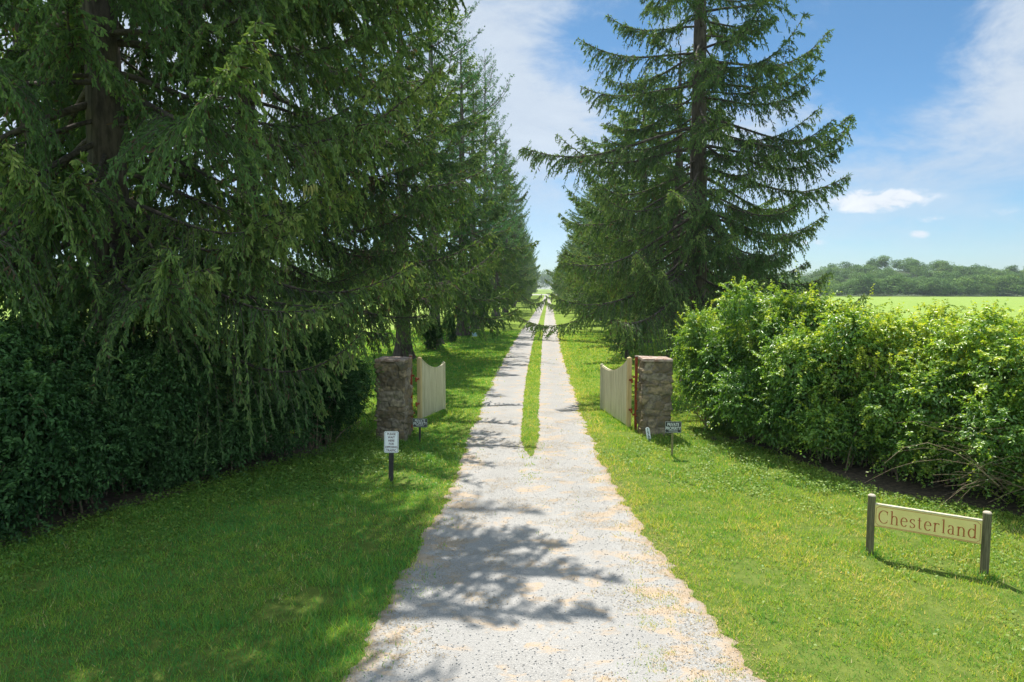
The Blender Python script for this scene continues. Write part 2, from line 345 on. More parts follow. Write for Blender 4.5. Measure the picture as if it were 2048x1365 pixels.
def sheet(name, xl, xr, Y, z, nx=14):
    s = np.linspace(0, 1, nx)[None, :]; X = xl[:, None] * (1 - s) + xr[:, None] * s
    V = np.stack([X, np.repeat(Y[:, None], nx, 1), np.full_like(X, z)], -1)
    i = np.arange(len(Y) - 1)[:, None] * nx + np.arange(nx - 1)[None, :]
    F = np.stack([i, i + 1, i + nx + 1, i + nx], -1).reshape(-1, 4); return V.reshape(-1, 3), F, X
parts = []; near = Yr <= Y_STRIP + .05
xl = fL(Yr) + ragged(Yr, 1); xr = fR(Yr) + ragged(Yr, 2)
V1, F1, X1 = sheet('a', xl[near], xr[near], Yr[near], .004, 22)
E1 = (np.abs((X1 - (xl[near] + xr[near])[:, None] / 2) / ((xr - xl)[near][:, None] / 2)) ** 3).ravel()
sN = np.linspace(-1, 1, 22)[None, :] * np.ones((near.sum(), 1)); TR1 = (np.exp(-((np.abs(sN) - .48) / .16) ** 2) * (.55 + .6 * (fnoise(Yr[near], Yr[near] * 0, .8, 8))[:, None])).ravel()
far = Yr >= Yr[near][-1]
cl = fCL(Yr) + ragged(Yr, 5) * .5; cr = fCR(Yr) + ragged(Yr, 6) * .5
join = np.clip((Yr - Y_STRIP) / 1.6, 0, 1) ** .5; mid = (cl + cr) / 2; cl = mid + (cl - mid) * join; cr = mid + (cr - mid) * join
V2, F2, X2 = sheet('b', xl[far], cl[far], Yr[far], .004, 9); V3, F3, X3 = sheet('c', cr[far], xr[far], Yr[far], .004, 9)
E2 = (np.abs(np.linspace(-1, 1, 9))[None, :] ** 4 * np.ones((far.sum(), 1)) * .9).ravel()
TR2 = (np.exp(-(np.linspace(-1, 1, 9)[None, :] / .45) ** 2) * np.ones((far.sum(), 1)) * .8).ravel()
VV = np.concatenate([V1, V2, V3]); FF = np.concatenate([F1, F2 + len(V1), F3 + len(V1) + len(V2)])
tag(mesh_np('driveway', VV, FF, M['gravel'], extra={'edge': ('POINT', np.concatenate([E1, E2, E2])), 'track': ('POINT', np.concatenate([TR1, TR2, TR2]))}), kind='structure')
o = MB(); o.add([(-60, 402, .004), (60, 402, .004), (60, 470, .004), (-60, 470, .004)], [(0, 1, 2, 3)])
o = o.build('road', M['gravel']); tag(o, kind='structure')
o.data.attributes.new('edge', 'FLOAT', 'POINT')

# thicket base lines (front edge of the undergrowth on both sides)
TL = [G(-250, 1190), G(0, 1130), G(200, 1075), G(400, 1010), G(600, 945), G(740, 905), G(752, 880)]
TR = [G(1352, 880), G(1400, 890), G(1500, 930), G(1620, 980), G(1750, 1005), G(1900, 1035), G(2048, 1075), G(2300, 1160)]
def line_x(T):
    ys = np.array([p.y for p in T]); xs = np.array([p.x for p in T]); k = np.argsort(ys); return lambda y: np.interp(y, ys[k], xs[k])
tlx, trx = line_x(TL), line_x(TR)
def soil(name, T, off, back, seed):
    pts = []; n = 60; ys = np.linspace(min(p.y for p in T) - .6, max(p.y for p in T) + .4, n); f = line_x(T)
    sgn = 1 if f(ys[0]) > 0 else -1
    inner = f(ys) - sgn * (off + (fnoise(ys, ys * 0, 1.2, seed) - .5) * .9); outer = f(ys) + sgn * back
    if sgn > 0: V, F, _ = sheet(name, inner, outer, ys, .008, 3)
    else: V, F, _ = sheet(name, outer, inner, ys, .008, 3)
    tag(mesh_np(name, V, F, M['soil']), kind='structure')
soil('soil', TR, -1.15, 4.5, 11); soil('soil', TL, -.9, 5.0, 12)

# ------------------------------------------------------------------ grass and ground cover
rng = np.random.default_rng(5)
def scatter(n, x0, x1, y0, y1): return rng.uniform(x0, x1, n), rng.uniform(y0, y1, n)
def visible(x, y, mrg=3.2):
    a = (x * math.cos(YAW) + y * math.sin(YAW)); d = (-x * math.sin(YAW) + y * math.cos(YAW))
    return (np.abs(a) < .76 * d + mrg)
def offroad(x, y):
    l = fL(y) + ragged(y, 1); r = fR(y) + ragged(y, 2)
    j = np.clip((y - Y_STRIP) / 1.6, 0, 1) ** .5; cm_ = (fCL(y) + fCR(y)) / 2
    c0 = cm_ + (fCL(y) - cm_) * j; c1 = cm_ + (fCR(y) - cm_) * j
    return (x < l + .03) | (x > r - .03) | ((y > Y_STRIP) & (x > c0) & (x < c1))
def dist_edge(x, y): return np.minimum(np.abs(x - fL(y)), np.abs(x - fR(y)))
def undergrowth(x, y): return ((x < tlx(y) - .9) & (y < 17)) | ((x > trx(y) + 1.3) & (y < 17.5))
def blades(x, y, h, w, lean, tint):
    n = len(x); a = rng.uniform(0, 2 * np.pi, n); b = rng.uniform(0, 2 * np.pi, n)
    B = np.stack([x, y, np.zeros(n) + .002], 1); S = np.stack([np.cos(a) * w / 2, np.sin(a) * w / 2, 0 * a], 1)
    Lr = rng.uniform(.1, 1, n) * lean * h
    T = B + np.stack([np.cos(b) * Lr, np.sin(b) * Lr, h * np.sqrt(np.clip(1 - (Lr / h) ** 2 * .5, .1, 1))], 1)
    V = np.stack([B - S, B + S, T], 1); return V.reshape(-1, 3), tint
Vs = []; Ts = []
for (y0, y1, n, hmul, wd) in ((3.0, 8.5, 300000, 1.1, .0085), (8.5, 12.5, 230000, 1.1, .0115), (12.5, 18, 210000, 1.1, .016), (18, 30, 200000, 1.15, .022), (30, 60, 170000, 1.4, .045)):
    half = y1 * .80 + 3.0 if y1 < 20 else min(y1 * .8, 15)
    x, y = scatter(n, -half, half * 1.02, y0, y1)
    k = visible(x, y) & ~undergrowth(x, y)
    de = dist_edge(x, y); on = offroad(x, y)
    bare = fnoise(x, y, 1.3, 31); patch = fnoise(x, y, 2.2, 33)
    dens = np.where(x > 0, .85, .95) * np.clip(.6 + (bare - .3) * 2.2, .4, 1)
    
    pf = fnoise(x, y, 3.4, 35); corner = np.clip(1.35 - (fR(y) - x), 0, 1) * np.clip((8.6 - y) / 1.5, 0, 1) * (x > 0)
    tip = np.exp(-((x - (fCL(y) + fCR(y)) / 2) / .20) ** 2) * np.clip(1.2 - (Y_STRIP - y) / 2.2, 0, 1) * (y < Y_STRIP + 1.6)
    sparse = (rng.random(n) < np.clip((pf - .50) * 5, 0, 1) * np.clip(.75 * np.exp(-de / .16) + corner * 1.2, 0, .9)) | (rng.random(n) < tip * np.clip((pf - .36) * 5, 0, 1) * .9) | ((pf > .62) & (x > (fL(y) + fR(y)) / 2) & (rng.random(n) < .035))
    near_sign = ((x > 4.2) & (x < 6.6) & (y > 7.5) & (y < 10.5) & (fnoise(x, y, 2.6, 77) > .56)) | (fnoise(x, y, 1.5, 79) > .74)
    keep = k & ((~on & (False)) | (on & (rng.random(n) < dens) & ~(near_sign & (rng.random(n) < .75))) | (~on & sparse & (y < 40)))
    x, y, de, patch = x[keep], y[keep], de[keep], patch[keep]; n = len(x)
    h = rng.uniform(.025, .06, n) * hmul * (1 + 1.6 * (fnoise(x, y, 1.7, 41) > .68) * rng.random(n)) * np.where(offroad(x, y), 1, .6)
    h = h * np.where((x < 0) & (y < 9) & (de < .9), 1.7, 1.0) * (.45 + 1.15 * fnoise(x, y, 4.5, 43))
    t = .14 + .45 * (fnoise(x, y, .6, 51) - .3) + .50 * (fnoise(x, y, 4.0, 53) - .5) + rng.normal(0, .24, n) + np.where(x > 0, .19, -.02) + np.where((rng.random(n) < .055), .5, 0) + np.where((de < .5) & (x > 0), .18, 0) + np.where((x > 3) & (y < 11), .10, 0) + np.where((x > fL(y)) & (x < fR(y)), .26, 0)  # cool left and yellow right tints paint in the lawn's shade and sun
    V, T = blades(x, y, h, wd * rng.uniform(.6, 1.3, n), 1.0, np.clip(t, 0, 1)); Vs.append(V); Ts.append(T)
for (p_, rad, cnt) in [(G(1739, 1108), .16, 90), (G(1968, 1152), .16, 90), (G(782, 965), .16, 90), (G(840, 886), .12, 60), (G(1344, 914), .14, 70), (G(1299, 884), .2, 90), (G(783, 890), .5, 500), (G(1312, 880), .5, 500), (G(840, 845), .3, 160), (G(865, 833), .3, 160), (G(1257, 860), .35, 260), (G(1235, 845), .35, 220), (G(1215, 832), .35, 200)]:
    a = rng.uniform(0, 6.28, cnt); r = rad * rng.random(cnt) ** .5; x = p_.x + r * np.cos(a); y = p_.y + r * np.sin(a)
    V, T = blades(x, y, rng.uniform(.06, .17, cnt), rng.uniform(.008, .015, cnt), .9, np.clip(rng.normal(.35, .2, cnt), 0, 1)); Vs.append(V); Ts.append(T)
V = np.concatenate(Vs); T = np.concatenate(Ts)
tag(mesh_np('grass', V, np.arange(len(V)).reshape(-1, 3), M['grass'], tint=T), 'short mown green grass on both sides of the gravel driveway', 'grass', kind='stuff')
# broad leaved ground cover and clover
def leaves(P, Nn, Dn, L, W, fold=.25):          # P base, Nn normal, Dn direction
    Dn = nrm(Dn - Nn * (Dn * Nn).sum(1, keepdims=True)); S = np.cross(Nn, Dn)
    L = L[:, None]; W = W[:, None]
    tip = P + Dn * L - Nn * L * .18; mid = P + Dn * L * .45
    a = mid + S * W * .5 + Nn * W * fold; b = mid - S * W * .5 + Nn * W * fold
    V = np.stack([P, a, tip, b], 1).reshape(-1, 3); n = len(P); i = np.arange(n) * 4
    F = np.concatenate([np.stack([i, i + 1, i + 2], 1), np.stack([i, i + 2, i + 3], 1)]); return V, F
x, y = scatter(300000, -11.5, 11.5, 4, 17)
l = np.where(x < 0, np.clip(1.2 - (x - tlx(y)) * .42, .05, 1), np.clip(.75 - (trx(y) - x) * .20, .06, .7))
k = visible(x, y) & offroad(x, y) & ((x < fL(y)) | (x > fR(y))) & (x > tlx(y) - 1.0) & (x < trx(y) + 1.0) & (fnoise(x, y, 1.1, 61) > .62 - l * .35) & (rng.random(len(x)) < l)
x, y = x[k], y[k]; n = len(x)
hh = rng.uniform(.02, .07, n) + np.where(x < 0, np.clip(.14 - (x - tlx(y)) * .12, 0, .14), np.clip(.10 - (trx(y) - x) * .1, 0, .1)) * rng.random(n)
Nn = nrm(np.stack([rng.normal(0, .45, n), rng.normal(0, .45, n), np.ones(n)], 1)); Dn = rng.normal(size=(n, 3))
sz = rng.uniform(.018, .045, n) * np.where(y > 11, 1.25, 1)
V, F = leaves(np.stack([x, y, hh], 1), Nn, Dn, sz, sz * .9, .1)
t = np.clip(.35 + rng.normal(0, .16, n) + .3 * (fnoise(x, y, .8, 63) - .4) + np.where(x > 0, .25, 0), 0, 1)
tag(mesh_np('ground_ivy', V, F, M['clover'], tint=np.concatenate([t, t])), 'leafy clover and creeping weeds spread through the lawn near the thickets', 'ground cover', kind='stuff')
# loose stones on the drive
n = 9000; y = 4.8 + 14 * rng.random(n) ** 1.6; x = fL(y) + (fR(y) - fL(y)) * rng.random(n); k = ~offroad(x, y); x, y = x[k], y[k]; n = len(x)
oct_ = np.array([(1, 0, 0), (0, 1, 0), (-1, 0, 0), (0, -1, 0), (0, 0, 1), (0, 0, -.4)], float); of = np.array([(0, 1, 4), (1, 2, 4), (2, 3, 4), (3, 0, 4), (1, 0, 5), (2, 1, 5), (3, 2, 5), (0, 3, 5)])
s = rng.uniform(.004, .011, n)[:, None, None] * rng.uniform(.6, 1.4, (n, 6, 1))
ang = rng.uniform(0, 6.28, n); ca, sa = np.cos(ang), np.sin(ang)
O = oct_[None] * s; Ox = O[..., 0] * ca[:, None] - O[..., 1] * sa[:, None]; Oy = O[..., 0] * sa[:, None] + O[..., 1] * ca[:, None]
V = np.stack([Ox + x[:, None], Oy + y[:, None], O[..., 2] * .7 + .008], -1).reshape(-1, 3); F = (np.arange(n)[:, None, None] * 6 + of[None]).reshape(-1, 3)
tag(mesh_np('gravel', V, F, M['pebble']), 'loose pale stones lying on the driveway', 'gravel', kind='stuff')
# dead needles and clippings in drifts on the drive
n = 60000; y = 4.8 + 16 * rng.random(n); x = fL(y) - .25 + (fR(y) - fL(y) + .5) * rng.random(n)
k = (fnoise(x * .8, y * 1.3, 1.9, 91) + .14 * np.abs((x - (fL(y) + fR(y)) / 2) / 1.5) ** 2 + .05 * (x > 0) > .66) ; x, y = x[k], y[k]; n = len(x)
a = rng.uniform(0, 6.28, n); Ln = rng.uniform(.01, .035, n); P0 = np.stack([x, y, np.full(n, .011)], 1); P1 = P0 + np.stack([np.cos(a) * Ln, np.sin(a) * Ln, rng.uniform(0, .008, n)], 1)
S = np.stack([-np.sin(a), np.cos(a), 0 * a], 1) * .0022
V = np.stack([P0 - S, P0 + S, P1 + S, P1 - S], 1).reshape(-1, 3)
tag(mesh_np('dead_needles', V, np.arange(4 * n).reshape(-1, 4), M['drygrass'], tint=rng.random(n)), 'drifts of tan dead needles and clippings on the gravel', 'plant litter', kind='stuff')

# ------------------------------------------------------------------ conifers
def trunk_mesh(H, r0, seed, mat, parent, flare=1.7, wob=.12):
    g = np.random.default_rng(seed); m_ = 40; z = np.linspace(-.15, H, m_) ; f = np.clip(z / H, 0, 1)
    r = r0 * (1 - f) ** .85 + .02 + r0 * (flare - 1) * np.exp(-np.clip(z, 0, 99) / .45)
    th = np.arange(18) * 2 * np.pi / 18; lob = 1 + (.10 + .16 * np.exp(-z / .6))[:, None] * np.sin(th * 5 + seed)[None] + g.normal(0, .018, (m_, 18))
    cx_ = np.cumsum(g.normal(0, wob / 8, m_)) * f; cy_ = np.cumsum(g.normal(0, wob / 8, m_)) * f
    V = np.stack([cx_[:, None] + r[:, None] * lob * np.cos(th)[None], cy_[:, None] + r[:, None] * lob * np.sin(th)[None], np.repeat(z[:, None], 18, 1)], -1).reshape(-1, 3)
    i = np.arange(m_ - 1)[:, None] * 18 + np.arange(18)[None]; j = np.arange(m_ - 1)[:, None] * 18 + (np.arange(18)[None] + 1) % 18
    return mesh_np('trunk', V, np.stack([i, j, j + 18, i + 18], -1).reshape(-1, 4), mat, parent, smooth=True)
def limb_set(g, H, Rb, zlow, nl, kind, shape=.75, extra=(), skip=0.0):
    u = (np.arange(nl) + g.random(nl)) / nl; f = u ** 1.05; zb = zlow + (H - zlow) * f * .985
    az = np.arange(nl) * 2.399963 + g.normal(0, .35, nl)
    L = Rb * np.clip(1 - f, .02, 1) ** shape * g.uniform(.46, 1.18, nl) * (1 + .22 * np.sin(az * 2 + f * 9)) + .25
    if kind == 'spruce': a0 = -.32 + .75 * f ** 1.2 + g.normal(0, .10, nl); sag = .10 + .12 * (1 - f); up = .04 + .22 * g.random(nl)
    else: a0 = .05 + .55 * f + g.normal(0, .08, nl); sag = .04 + 0 * f; up = .10 + .30 * g.random(nl)
    if skip: k = g.random(nl) > skip; zb, az, L, a0, sag, up, f = zb[k], az[k], L[k], a0[k], sag[k], up[k], f[k]
    if len(extra):
        E = np.array(extra, float); zb = np.r_[zb, E[:, 0]]; az = np.r_[az, E[:, 1]]; L = np.r_[L, E[:, 2]]; a0 = np.r_[a0, E[:, 3]]
        sag = np.r_[sag, np.full(len(E), .12)]; up = np.r_[up, E[:, 4]]; f = np.r_[f, (E[:, 0] - zlow) / (H - zlow)]
    m_ = 14; s = np.linspace(0, 1, m_)[None]; n = len(zb)
    daz = g.normal(0, .16, n)[:, None] * s + g.normal(0, .05, n)[:, None] * np.sin(s * 6)
    A = az[:, None] + daz; rr = L[:, None] * s
    z = zb[:, None] + L[:, None] * (a0[:, None] * s - sag[:, None] * np.sin(np.pi * s) * s + up[:, None] * s ** 3.2)
    P = np.stack([rr * np.cos(A), rr * np.sin(A), z], -1)
    return P, L, f
def conifer_crown(seed, H, Rb, zlow, nl, kind='spruce', sp2=.17, sp3=.085, hexa=False, shape=.75, extra=(), skip=0.0, droop=1.0, tw=(.10, .28), wd=(.016, .026), inner=.16, name='crown', parent=None, limbs=True, maxl2=1.5):
    g = np.random.default_rng(seed); P, L, f = limb_set(g, H, Rb, zlow, nl, kind, shape, extra, skip)
    s = np.linspace(0, 1, P.shape[1]); tubeV = []; tubeF = []; nb_ = 0
    Rr = (.012 + .0095 * L[:, None]) * (1 - s[None] * .86); V, F = tubes(P, Rr, 6); tubeV.append(V); tubeF.append(F); nb_ = len(V)
    P0s, P1s, Ws, Ts = [], [], [], []; secP = []
    DOWN = np.array([0, 0, -1.0])
    for i in range(len(L)):
        n2 = max(6, int(L[i] / sp2 * 2)); s2 = inner + (1 - inner) * np.sort(g.random(n2) ** .85); side = np.where(np.arange(n2) % 2, 1., -1.)
        base = np.stack([np.interp(s2, s, P[i, :, c]) for c in range(3)], 1)
        tan = nrm(np.stack([np.interp(s2, s, np.gradient(P[i, :, c])) for c in range(3)], 1)); th_ = g.uniform(.6, 1.25, n2) * (1 - .5 * s2 ** 4)
        lat = nrm(np.cross(tan, [0, 0, 1.0])); d2 = tan * np.cos(th_)[:, None] + lat * (side * np.sin(th_))[:, None]
        l2 = np.minimum(maxl2, (.22 + .42 * L[i] * np.clip(1 - s2, 0, 1) ** .8) * g.uniform(.5, 1.1, n2)) * np.clip(.35 + (s2 - inner) * 3, .35, 1)
        q = np.linspace(0, 1, 6)[None, :, None]
        dr = (g.uniform(.35, 1.05, n2) * droop * (1 - .55 * f[i]))[:, None, None] if kind == 'spruce' else g.uniform(-.25, .05, n2)[:, None, None]
        S2 = base[:, None, :] + d2[:, None, :] * l2[:, None, None] * q * (1 - .25 * q * np.clip(dr, 0, 1)) + DOWN * l2[:, None, None] * dr * q ** 1.7
        secP.append(S2)
        if kind == 'spruce':
            n3 = np.maximum(3, (l2 / sp3 * 2).astype(int)); idx = np.repeat(np.arange(n2), n3); qq = g.random(len(idx)) ** .8
            k0 = np.minimum((qq * 5).astype(int), 4); fr = (qq * 5 - k0)[:, None]; B = S2[idx, k0] * (1 - fr) + S2[idx, k0 + 1] * fr
            dd = nrm(S2[idx, k0 + 1] - S2[idx, k0]); latr = g.normal(0, .55, (len(idx), 3))
            hang = g.uniform(.15, 1.25, len(idx)) * droop * (1 - .4 * f[i])
            D3 = nrm(dd * .75 + latr + DOWN * hang[:, None]); ln = g.uniform(*tw, len(idx)) * (1.1 - .3 * qq)
            P0s.append(B); P1s.append(B + D3 * ln[:, None]); Ws.append(g.uniform(*wd, len(idx)))
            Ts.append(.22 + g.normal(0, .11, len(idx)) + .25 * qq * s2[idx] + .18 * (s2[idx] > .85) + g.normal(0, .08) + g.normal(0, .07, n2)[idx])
            # twigs along the limb itself, pointing forward
            n4 = int(L[i] / .035); s4 = .3 + .7 * g.random(n4); B = np.stack([np.interp(s4, s, P[i, :, c]) for c in range(3)], 1)
            t4 = nrm(np.stack([np.interp(s4, s, np.gradient(P[i, :, c])) for c in range(3)], 1))
            D4 = nrm(t4 * .8 + g.normal(0, .5, (n4, 3)) + np.array([0, 0, .15])); ln = g.uniform(.07, .17, n4)
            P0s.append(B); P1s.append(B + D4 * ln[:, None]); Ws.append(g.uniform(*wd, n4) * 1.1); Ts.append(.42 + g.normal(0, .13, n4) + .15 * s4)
        else:
            n3 = np.maximum(2, (l2 / sp3).astype(int)); idx = np.repeat(np.arange(n2), n3); qq = .35 + .65 * g.random(len(idx)) ** .6
            k0 = np.minimum((qq * 5).astype(int), 4); fr = (qq * 5 - k0)[:, None]; B = S2[idx, k0] * (1 - fr) + S2[idx, k0 + 1] * fr
            B = B + g.normal(0, .07, B.shape); dd = nrm(S2[idx, k0 + 1] - S2[idx, k0] + [0, 0, .03]); tt = .28 + g.normal(0, .10, len(idx)) + .2 * qq * s2[idx]
            nt = 8; B = np.repeat(B, nt, 0); D3 = nrm(np.repeat(dd, nt, 0) * .9 + g.normal(0, .75, B.shape) + [0, 0, .35]); ln = g.uniform(.09, .17, len(B))
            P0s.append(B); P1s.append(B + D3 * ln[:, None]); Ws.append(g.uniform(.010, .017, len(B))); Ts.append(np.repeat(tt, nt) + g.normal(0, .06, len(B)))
    S2 = np.concatenate(secP); r2 = np.linspace(.011, .003, 6)[None] * np.ones((len(S2), 1)); V, F = tubes(S2, r2, 3); tubeV.append(V); tubeF.append(F + nb_)
    mesh_np('limbs' if limbs is True else limbs, np.concatenate(tubeV), np.concatenate(tubeF), M['limb'], parent)
    P0, P1, W, T = (np.concatenate(a) for a in (P0s, P1s, Ws, Ts))
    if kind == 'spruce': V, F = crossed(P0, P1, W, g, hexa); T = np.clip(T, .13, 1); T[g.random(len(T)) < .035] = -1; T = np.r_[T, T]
    else:
        sd_ = nrm(np.cross(P1 - P0, g.normal(size=P0.shape))) * W[:, None]; V = np.stack([P0 - sd_ * .6, P0 + sd_ * .6, P1], 1).reshape(-1, 3)
        mid = (P0 + P1) / 2; V = np.stack([P0, mid + sd_, P1, mid - sd_], 1).reshape(-1, 3); F = np.arange(len(V)).reshape(-1, 4); T = np.clip(T, 0, 1)
    o = mesh_np(name, V, F, M['spruce' if kind == 'spruce' else 'pine'], parent, tint=T)
    return o, P
def az_to(dx, dy): return math.atan2(dy, dx)

# --- big spruce on the left, in front of everything
t1 = G(0, 0)  # placeholder vector
x1 = (205 - VPX) / F_PX * 13.6
L1 = empty('spruce_tree', (x1, 13.6, 0)); tag(L1, 'huge dark spruce at the left edge with thick trunk rising behind the shaded thicket', 'tree', 'conifers lining the driveway')
trunk_mesh(25, .40, 3, M['bark'], L1)
ex = []
for (gx, gy, h_, zb0) in ((.95, 8.1, 11.4, 10.6), (.35, 9.2, 11.2, 10.2), (.75, 6.9, 12.4, 11.6), (-.2, 7.6, 12.0, 11.0), (-.5, 11.2, 11.0, 10.4)):
    k_ = h_ / math.tan(SUN_ELEV); tx, ty = gx + k_ * math.sin(SUN_AZ) - x1, gy + k_ * math.cos(SUN_AZ) - 13.6; Ln = math.hypot(tx, ty)
    ex.append((zb0, az_to(tx, ty), Ln, (h_ - zb0) / Ln - .08, .08))
ex += [(5.0, az_to(4.7, -2.1), 5.3, -.36, .05), (5.3, az_to(3.3, -2.8), 4.4, -.34, .05), (4.9, az_to(5.2, -1.2), 4.9, -.36, .06), (5.6, az_to(5.5, -2.2), 4.6, -.22, .10), (5.2, az_to(4.5, -.6), 4.6, -.26, .15), (7.0, az_to(6.5, -.6), 6.8, -.08, .22), (8.6, az_to(5.5, .8), 6.6, .0, .20),
      (10.5, az_to(6, -2.2), 6.5, .02, .2), (12.0, az_to(6, -.3), 6.6, .04, .2), (13.2, az_to(5, 1.5), 6.4, .03, .25), (9.5, az_to(3, -5), 6.0, -.1, .2), (6.2, az_to(1.5, -4), 4.6, -.25, .15),
      (7.8, az_to(-1, -5), 5.0, -.2, .15), (11.2, az_to(1, -5), 5.5, -.05, .15), (14.5, az_to(5, -3), 6.4, .05, .25), (9.6, az_to(-.4, -4), 3.8, -.15, .15), (11, az_to(.6, -4), 4.4, -.1, .15), (16, az_to(6, 0), 6.0, .1, .2), (5.4, az_to(-3, -4), 5, -.25, .1)]
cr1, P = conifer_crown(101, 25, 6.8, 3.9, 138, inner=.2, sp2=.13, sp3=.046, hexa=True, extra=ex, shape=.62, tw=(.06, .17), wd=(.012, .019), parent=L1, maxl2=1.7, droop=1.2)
# --- second spruce behind it
Y2 = 20.5; L2 = empty('spruce_tree', ((490 - VPX) / F_PX * Y2, Y2, 0)); tag(L2, 'tall spruce just behind the huge left one, its limbs reaching over the left stone pillar', 'tree', 'conifers lining the driveway')
trunk_mesh(25, .36, 5, M['bark'], L2)
ex = []
for (px, py, Yt, zb0, up0) in ((985, 462, 21.5, 6.0, .22), (945, 382, 21, 7.6, .22), (905, 575, 22, 4.9, .15), (860, 630, 20.5, 4.6, .05), (905, 240, 21, 9.8, .2), (880, 120, 20.5, 11.6, .2), (830, 500, 19.2, 6.2, .1), (760, 670, 18.6, 4.4, .03), (870, 330, 20, 8.4, .15)):
    p_ = at(px, py, Yt) - L2.location; Ln = math.hypot(p_.x, p_.y); ex.append((zb0, math.atan2(p_.y, p_.x), Ln, (p_.z - zb0) / Ln - up0, up0))
ex += [(5.4, az_to(5, 1.0), 6.3, -.08, .16), (5.9, az_to(5, -.5), 6.6, -.10, .25), (8, az_to(5, -1), 6.6, -.05, .25), (10, az_to(5, 0), 6.2, 0, .2), (12.5, az_to(5, -1.5), 6.2, .05, .2), (15, az_to(5, -1), 6.4, .1, .2), (17, az_to(5, -.5), 6.2, .1, .15)]
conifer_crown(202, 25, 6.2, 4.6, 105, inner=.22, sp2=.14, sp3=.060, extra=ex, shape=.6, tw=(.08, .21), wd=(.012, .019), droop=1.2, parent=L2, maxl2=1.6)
# --- the open spruce on the right
YR = 27.0; R1 = empty('spruce_tree', ((1388 - VPX) / F_PX * YR, YR, 0)); tag(R1, 'tall open spruce standing alone against the sky right of the drive, behind the right pillar', 'tree', 'conifers lining the driveway')
trunk_mesh(25, .40, 8, M['bark'], R1)
def toward(px, py, zb, up, f2=0.0):      # limb from the trunk whose tip stands at a photographed place
    p = at(px, py, YR + f2) - R1.location; Ln = math.hypot(p.x, p.y); a0 = (p.z - zb) / Ln - up
    return (zb, math.atan2(p.y, p.x), Ln, a0, up)
ex = [toward(1395, 250, 10.6, .05, -4.2), toward(1370, 380, 8.2, .05, -4.6), toward(1420, 470, 7.2, .05, -4.4), toward(1440, 150, 12.4, .05, -4), toward(1350, 120, 13, .05, -3.6), toward(1150, 95, 12.6, .02), toward(1158, 155, 11.4, .06), toward(1055, 288, 9.9, .05, -2), toward(1685, 42, 12.3, .25), toward(1640, 110, 11.5, .2, 1), toward(1700, 248, 9.2, .22),
      toward(1640, 215, 9.4, .2, -2), toward(1706, 347, 8.3, .14), toward(1655, 430, 6.6, .22), toward(1600, 395, 7.4, .25, -3), toward(1610, 525, 5.0, .2), toward(1575, 500, 5.4, .2, 2), toward(1690, 545, 3.6, .2, 3),
      toward(1190, 600, 5.2, .1, -5), toward(1170, 520, 6.6, .1, -4), toward(1160, 440, 8.0, .1, -2), toward(1250, 640, 4.4, .05, -6), toward(1215, 30, 13.6, .1, 1), toward(1560, 20, 13.8, .2), toward(1590, 150, 11.2, .1, -3), toward(1480, 560, 4.2, .1, -4), toward(1400, 480, 5.6, .1, -4)]
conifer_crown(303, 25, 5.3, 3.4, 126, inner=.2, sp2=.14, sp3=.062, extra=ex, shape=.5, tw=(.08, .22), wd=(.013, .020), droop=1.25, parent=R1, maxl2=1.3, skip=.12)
# --- generic avenue trees
LIB = []
for (sd_, H, Rb, nl, shp) in ((404, 24, 6.2, 100, .62), (505, 22, 5.6, 92, .7)):
    e = empty('spruce_tree', (0, 0, 0)); trunk_mesh(H, .38, sd_, M['bark'], e)
    conifer_crown(sd_, H, Rb, 4.2 if H > 23 else 3.7, nl, sp2=.19, sp3=.10, shape=shp, tw=(.14, .36), wd=(.026, .042), parent=e, maxl2=1.5); LIB.append(e)
for (sd_, H, Rb, nl) in ((606, 25, 5.2, 80), (707, 23, 5.6, 70)):
    e = empty('pine_tree', (0, 0, 0)); trunk_mesh(H, .34, sd_, M['bark_grey'], e)
    conifer_crown(sd_, H, Rb, 6.5, nl, kind='pine', sp2=.30, sp3=.16, shape=.45, parent=e, maxl2=1.3); LIB.append(e)
used = set(); ORD = ['first', 'second', 'third', 'fourth', 'fifth', 'sixth', 'seventh', 'eighth', 'ninth', 'tenth', 'eleventh', 'twelfth', 'thirteenth', 'fourteenth', 'fifteenth', 'sixteenth', 'seventeenth', 'eighteenth', 'nineteenth', 'twentieth', 'twenty first', 'twenty second', 'twenty third', 'twenty fourth', 'twenty fifth', 'twenty sixth', 'twenty seventh', 'twenty eighth', 'twenty ninth', 'thirtieth']
def plant(k, x, y, s, rz, label):
    src = LIB[k]
    if k in used: o = copy_thing(src)
    else: o = src; used.add(k)
    o.location = (x, y, 0); o.rotation_euler = (0, 0, rz); o.scale = (s, s, s * (1 + .06 * math.sin(y))); tag(o, label, 'tree', 'conifers lining the driveway'); return o
def px_x(px, Y): return (px - VPX) / F_PX * Y
plant(1, -15.8, 20.5, 1.0, 3.3, 'dark spruce at the far left edge, mostly hidden behind the huge trunk')
plant(0, px_x(805, 35.6), 35.6, .98, 2.1, 'spruce with broad grey trunk standing right behind the left pillar and gate leaf')
plant(2, px_x(868, 45), 45, 1.0, .6, 'blue green pine with soft tufted limbs on the left, between two spruces')
plant(1, px_x(925, 53.7), 53.7, 1.05, 1.0, 'spruce with thick dark trunk beside the small pale blue marker')
plant(3, px_x(945, 63), 63, 1.02, 4.0, 'slim trunked pine just right of the thick dark trunk on the left lawn')
g = np.random.default_rng(9); y = 76; i = 5; kk = [2, 0, 3, 1, 0, 2, 1, 0]
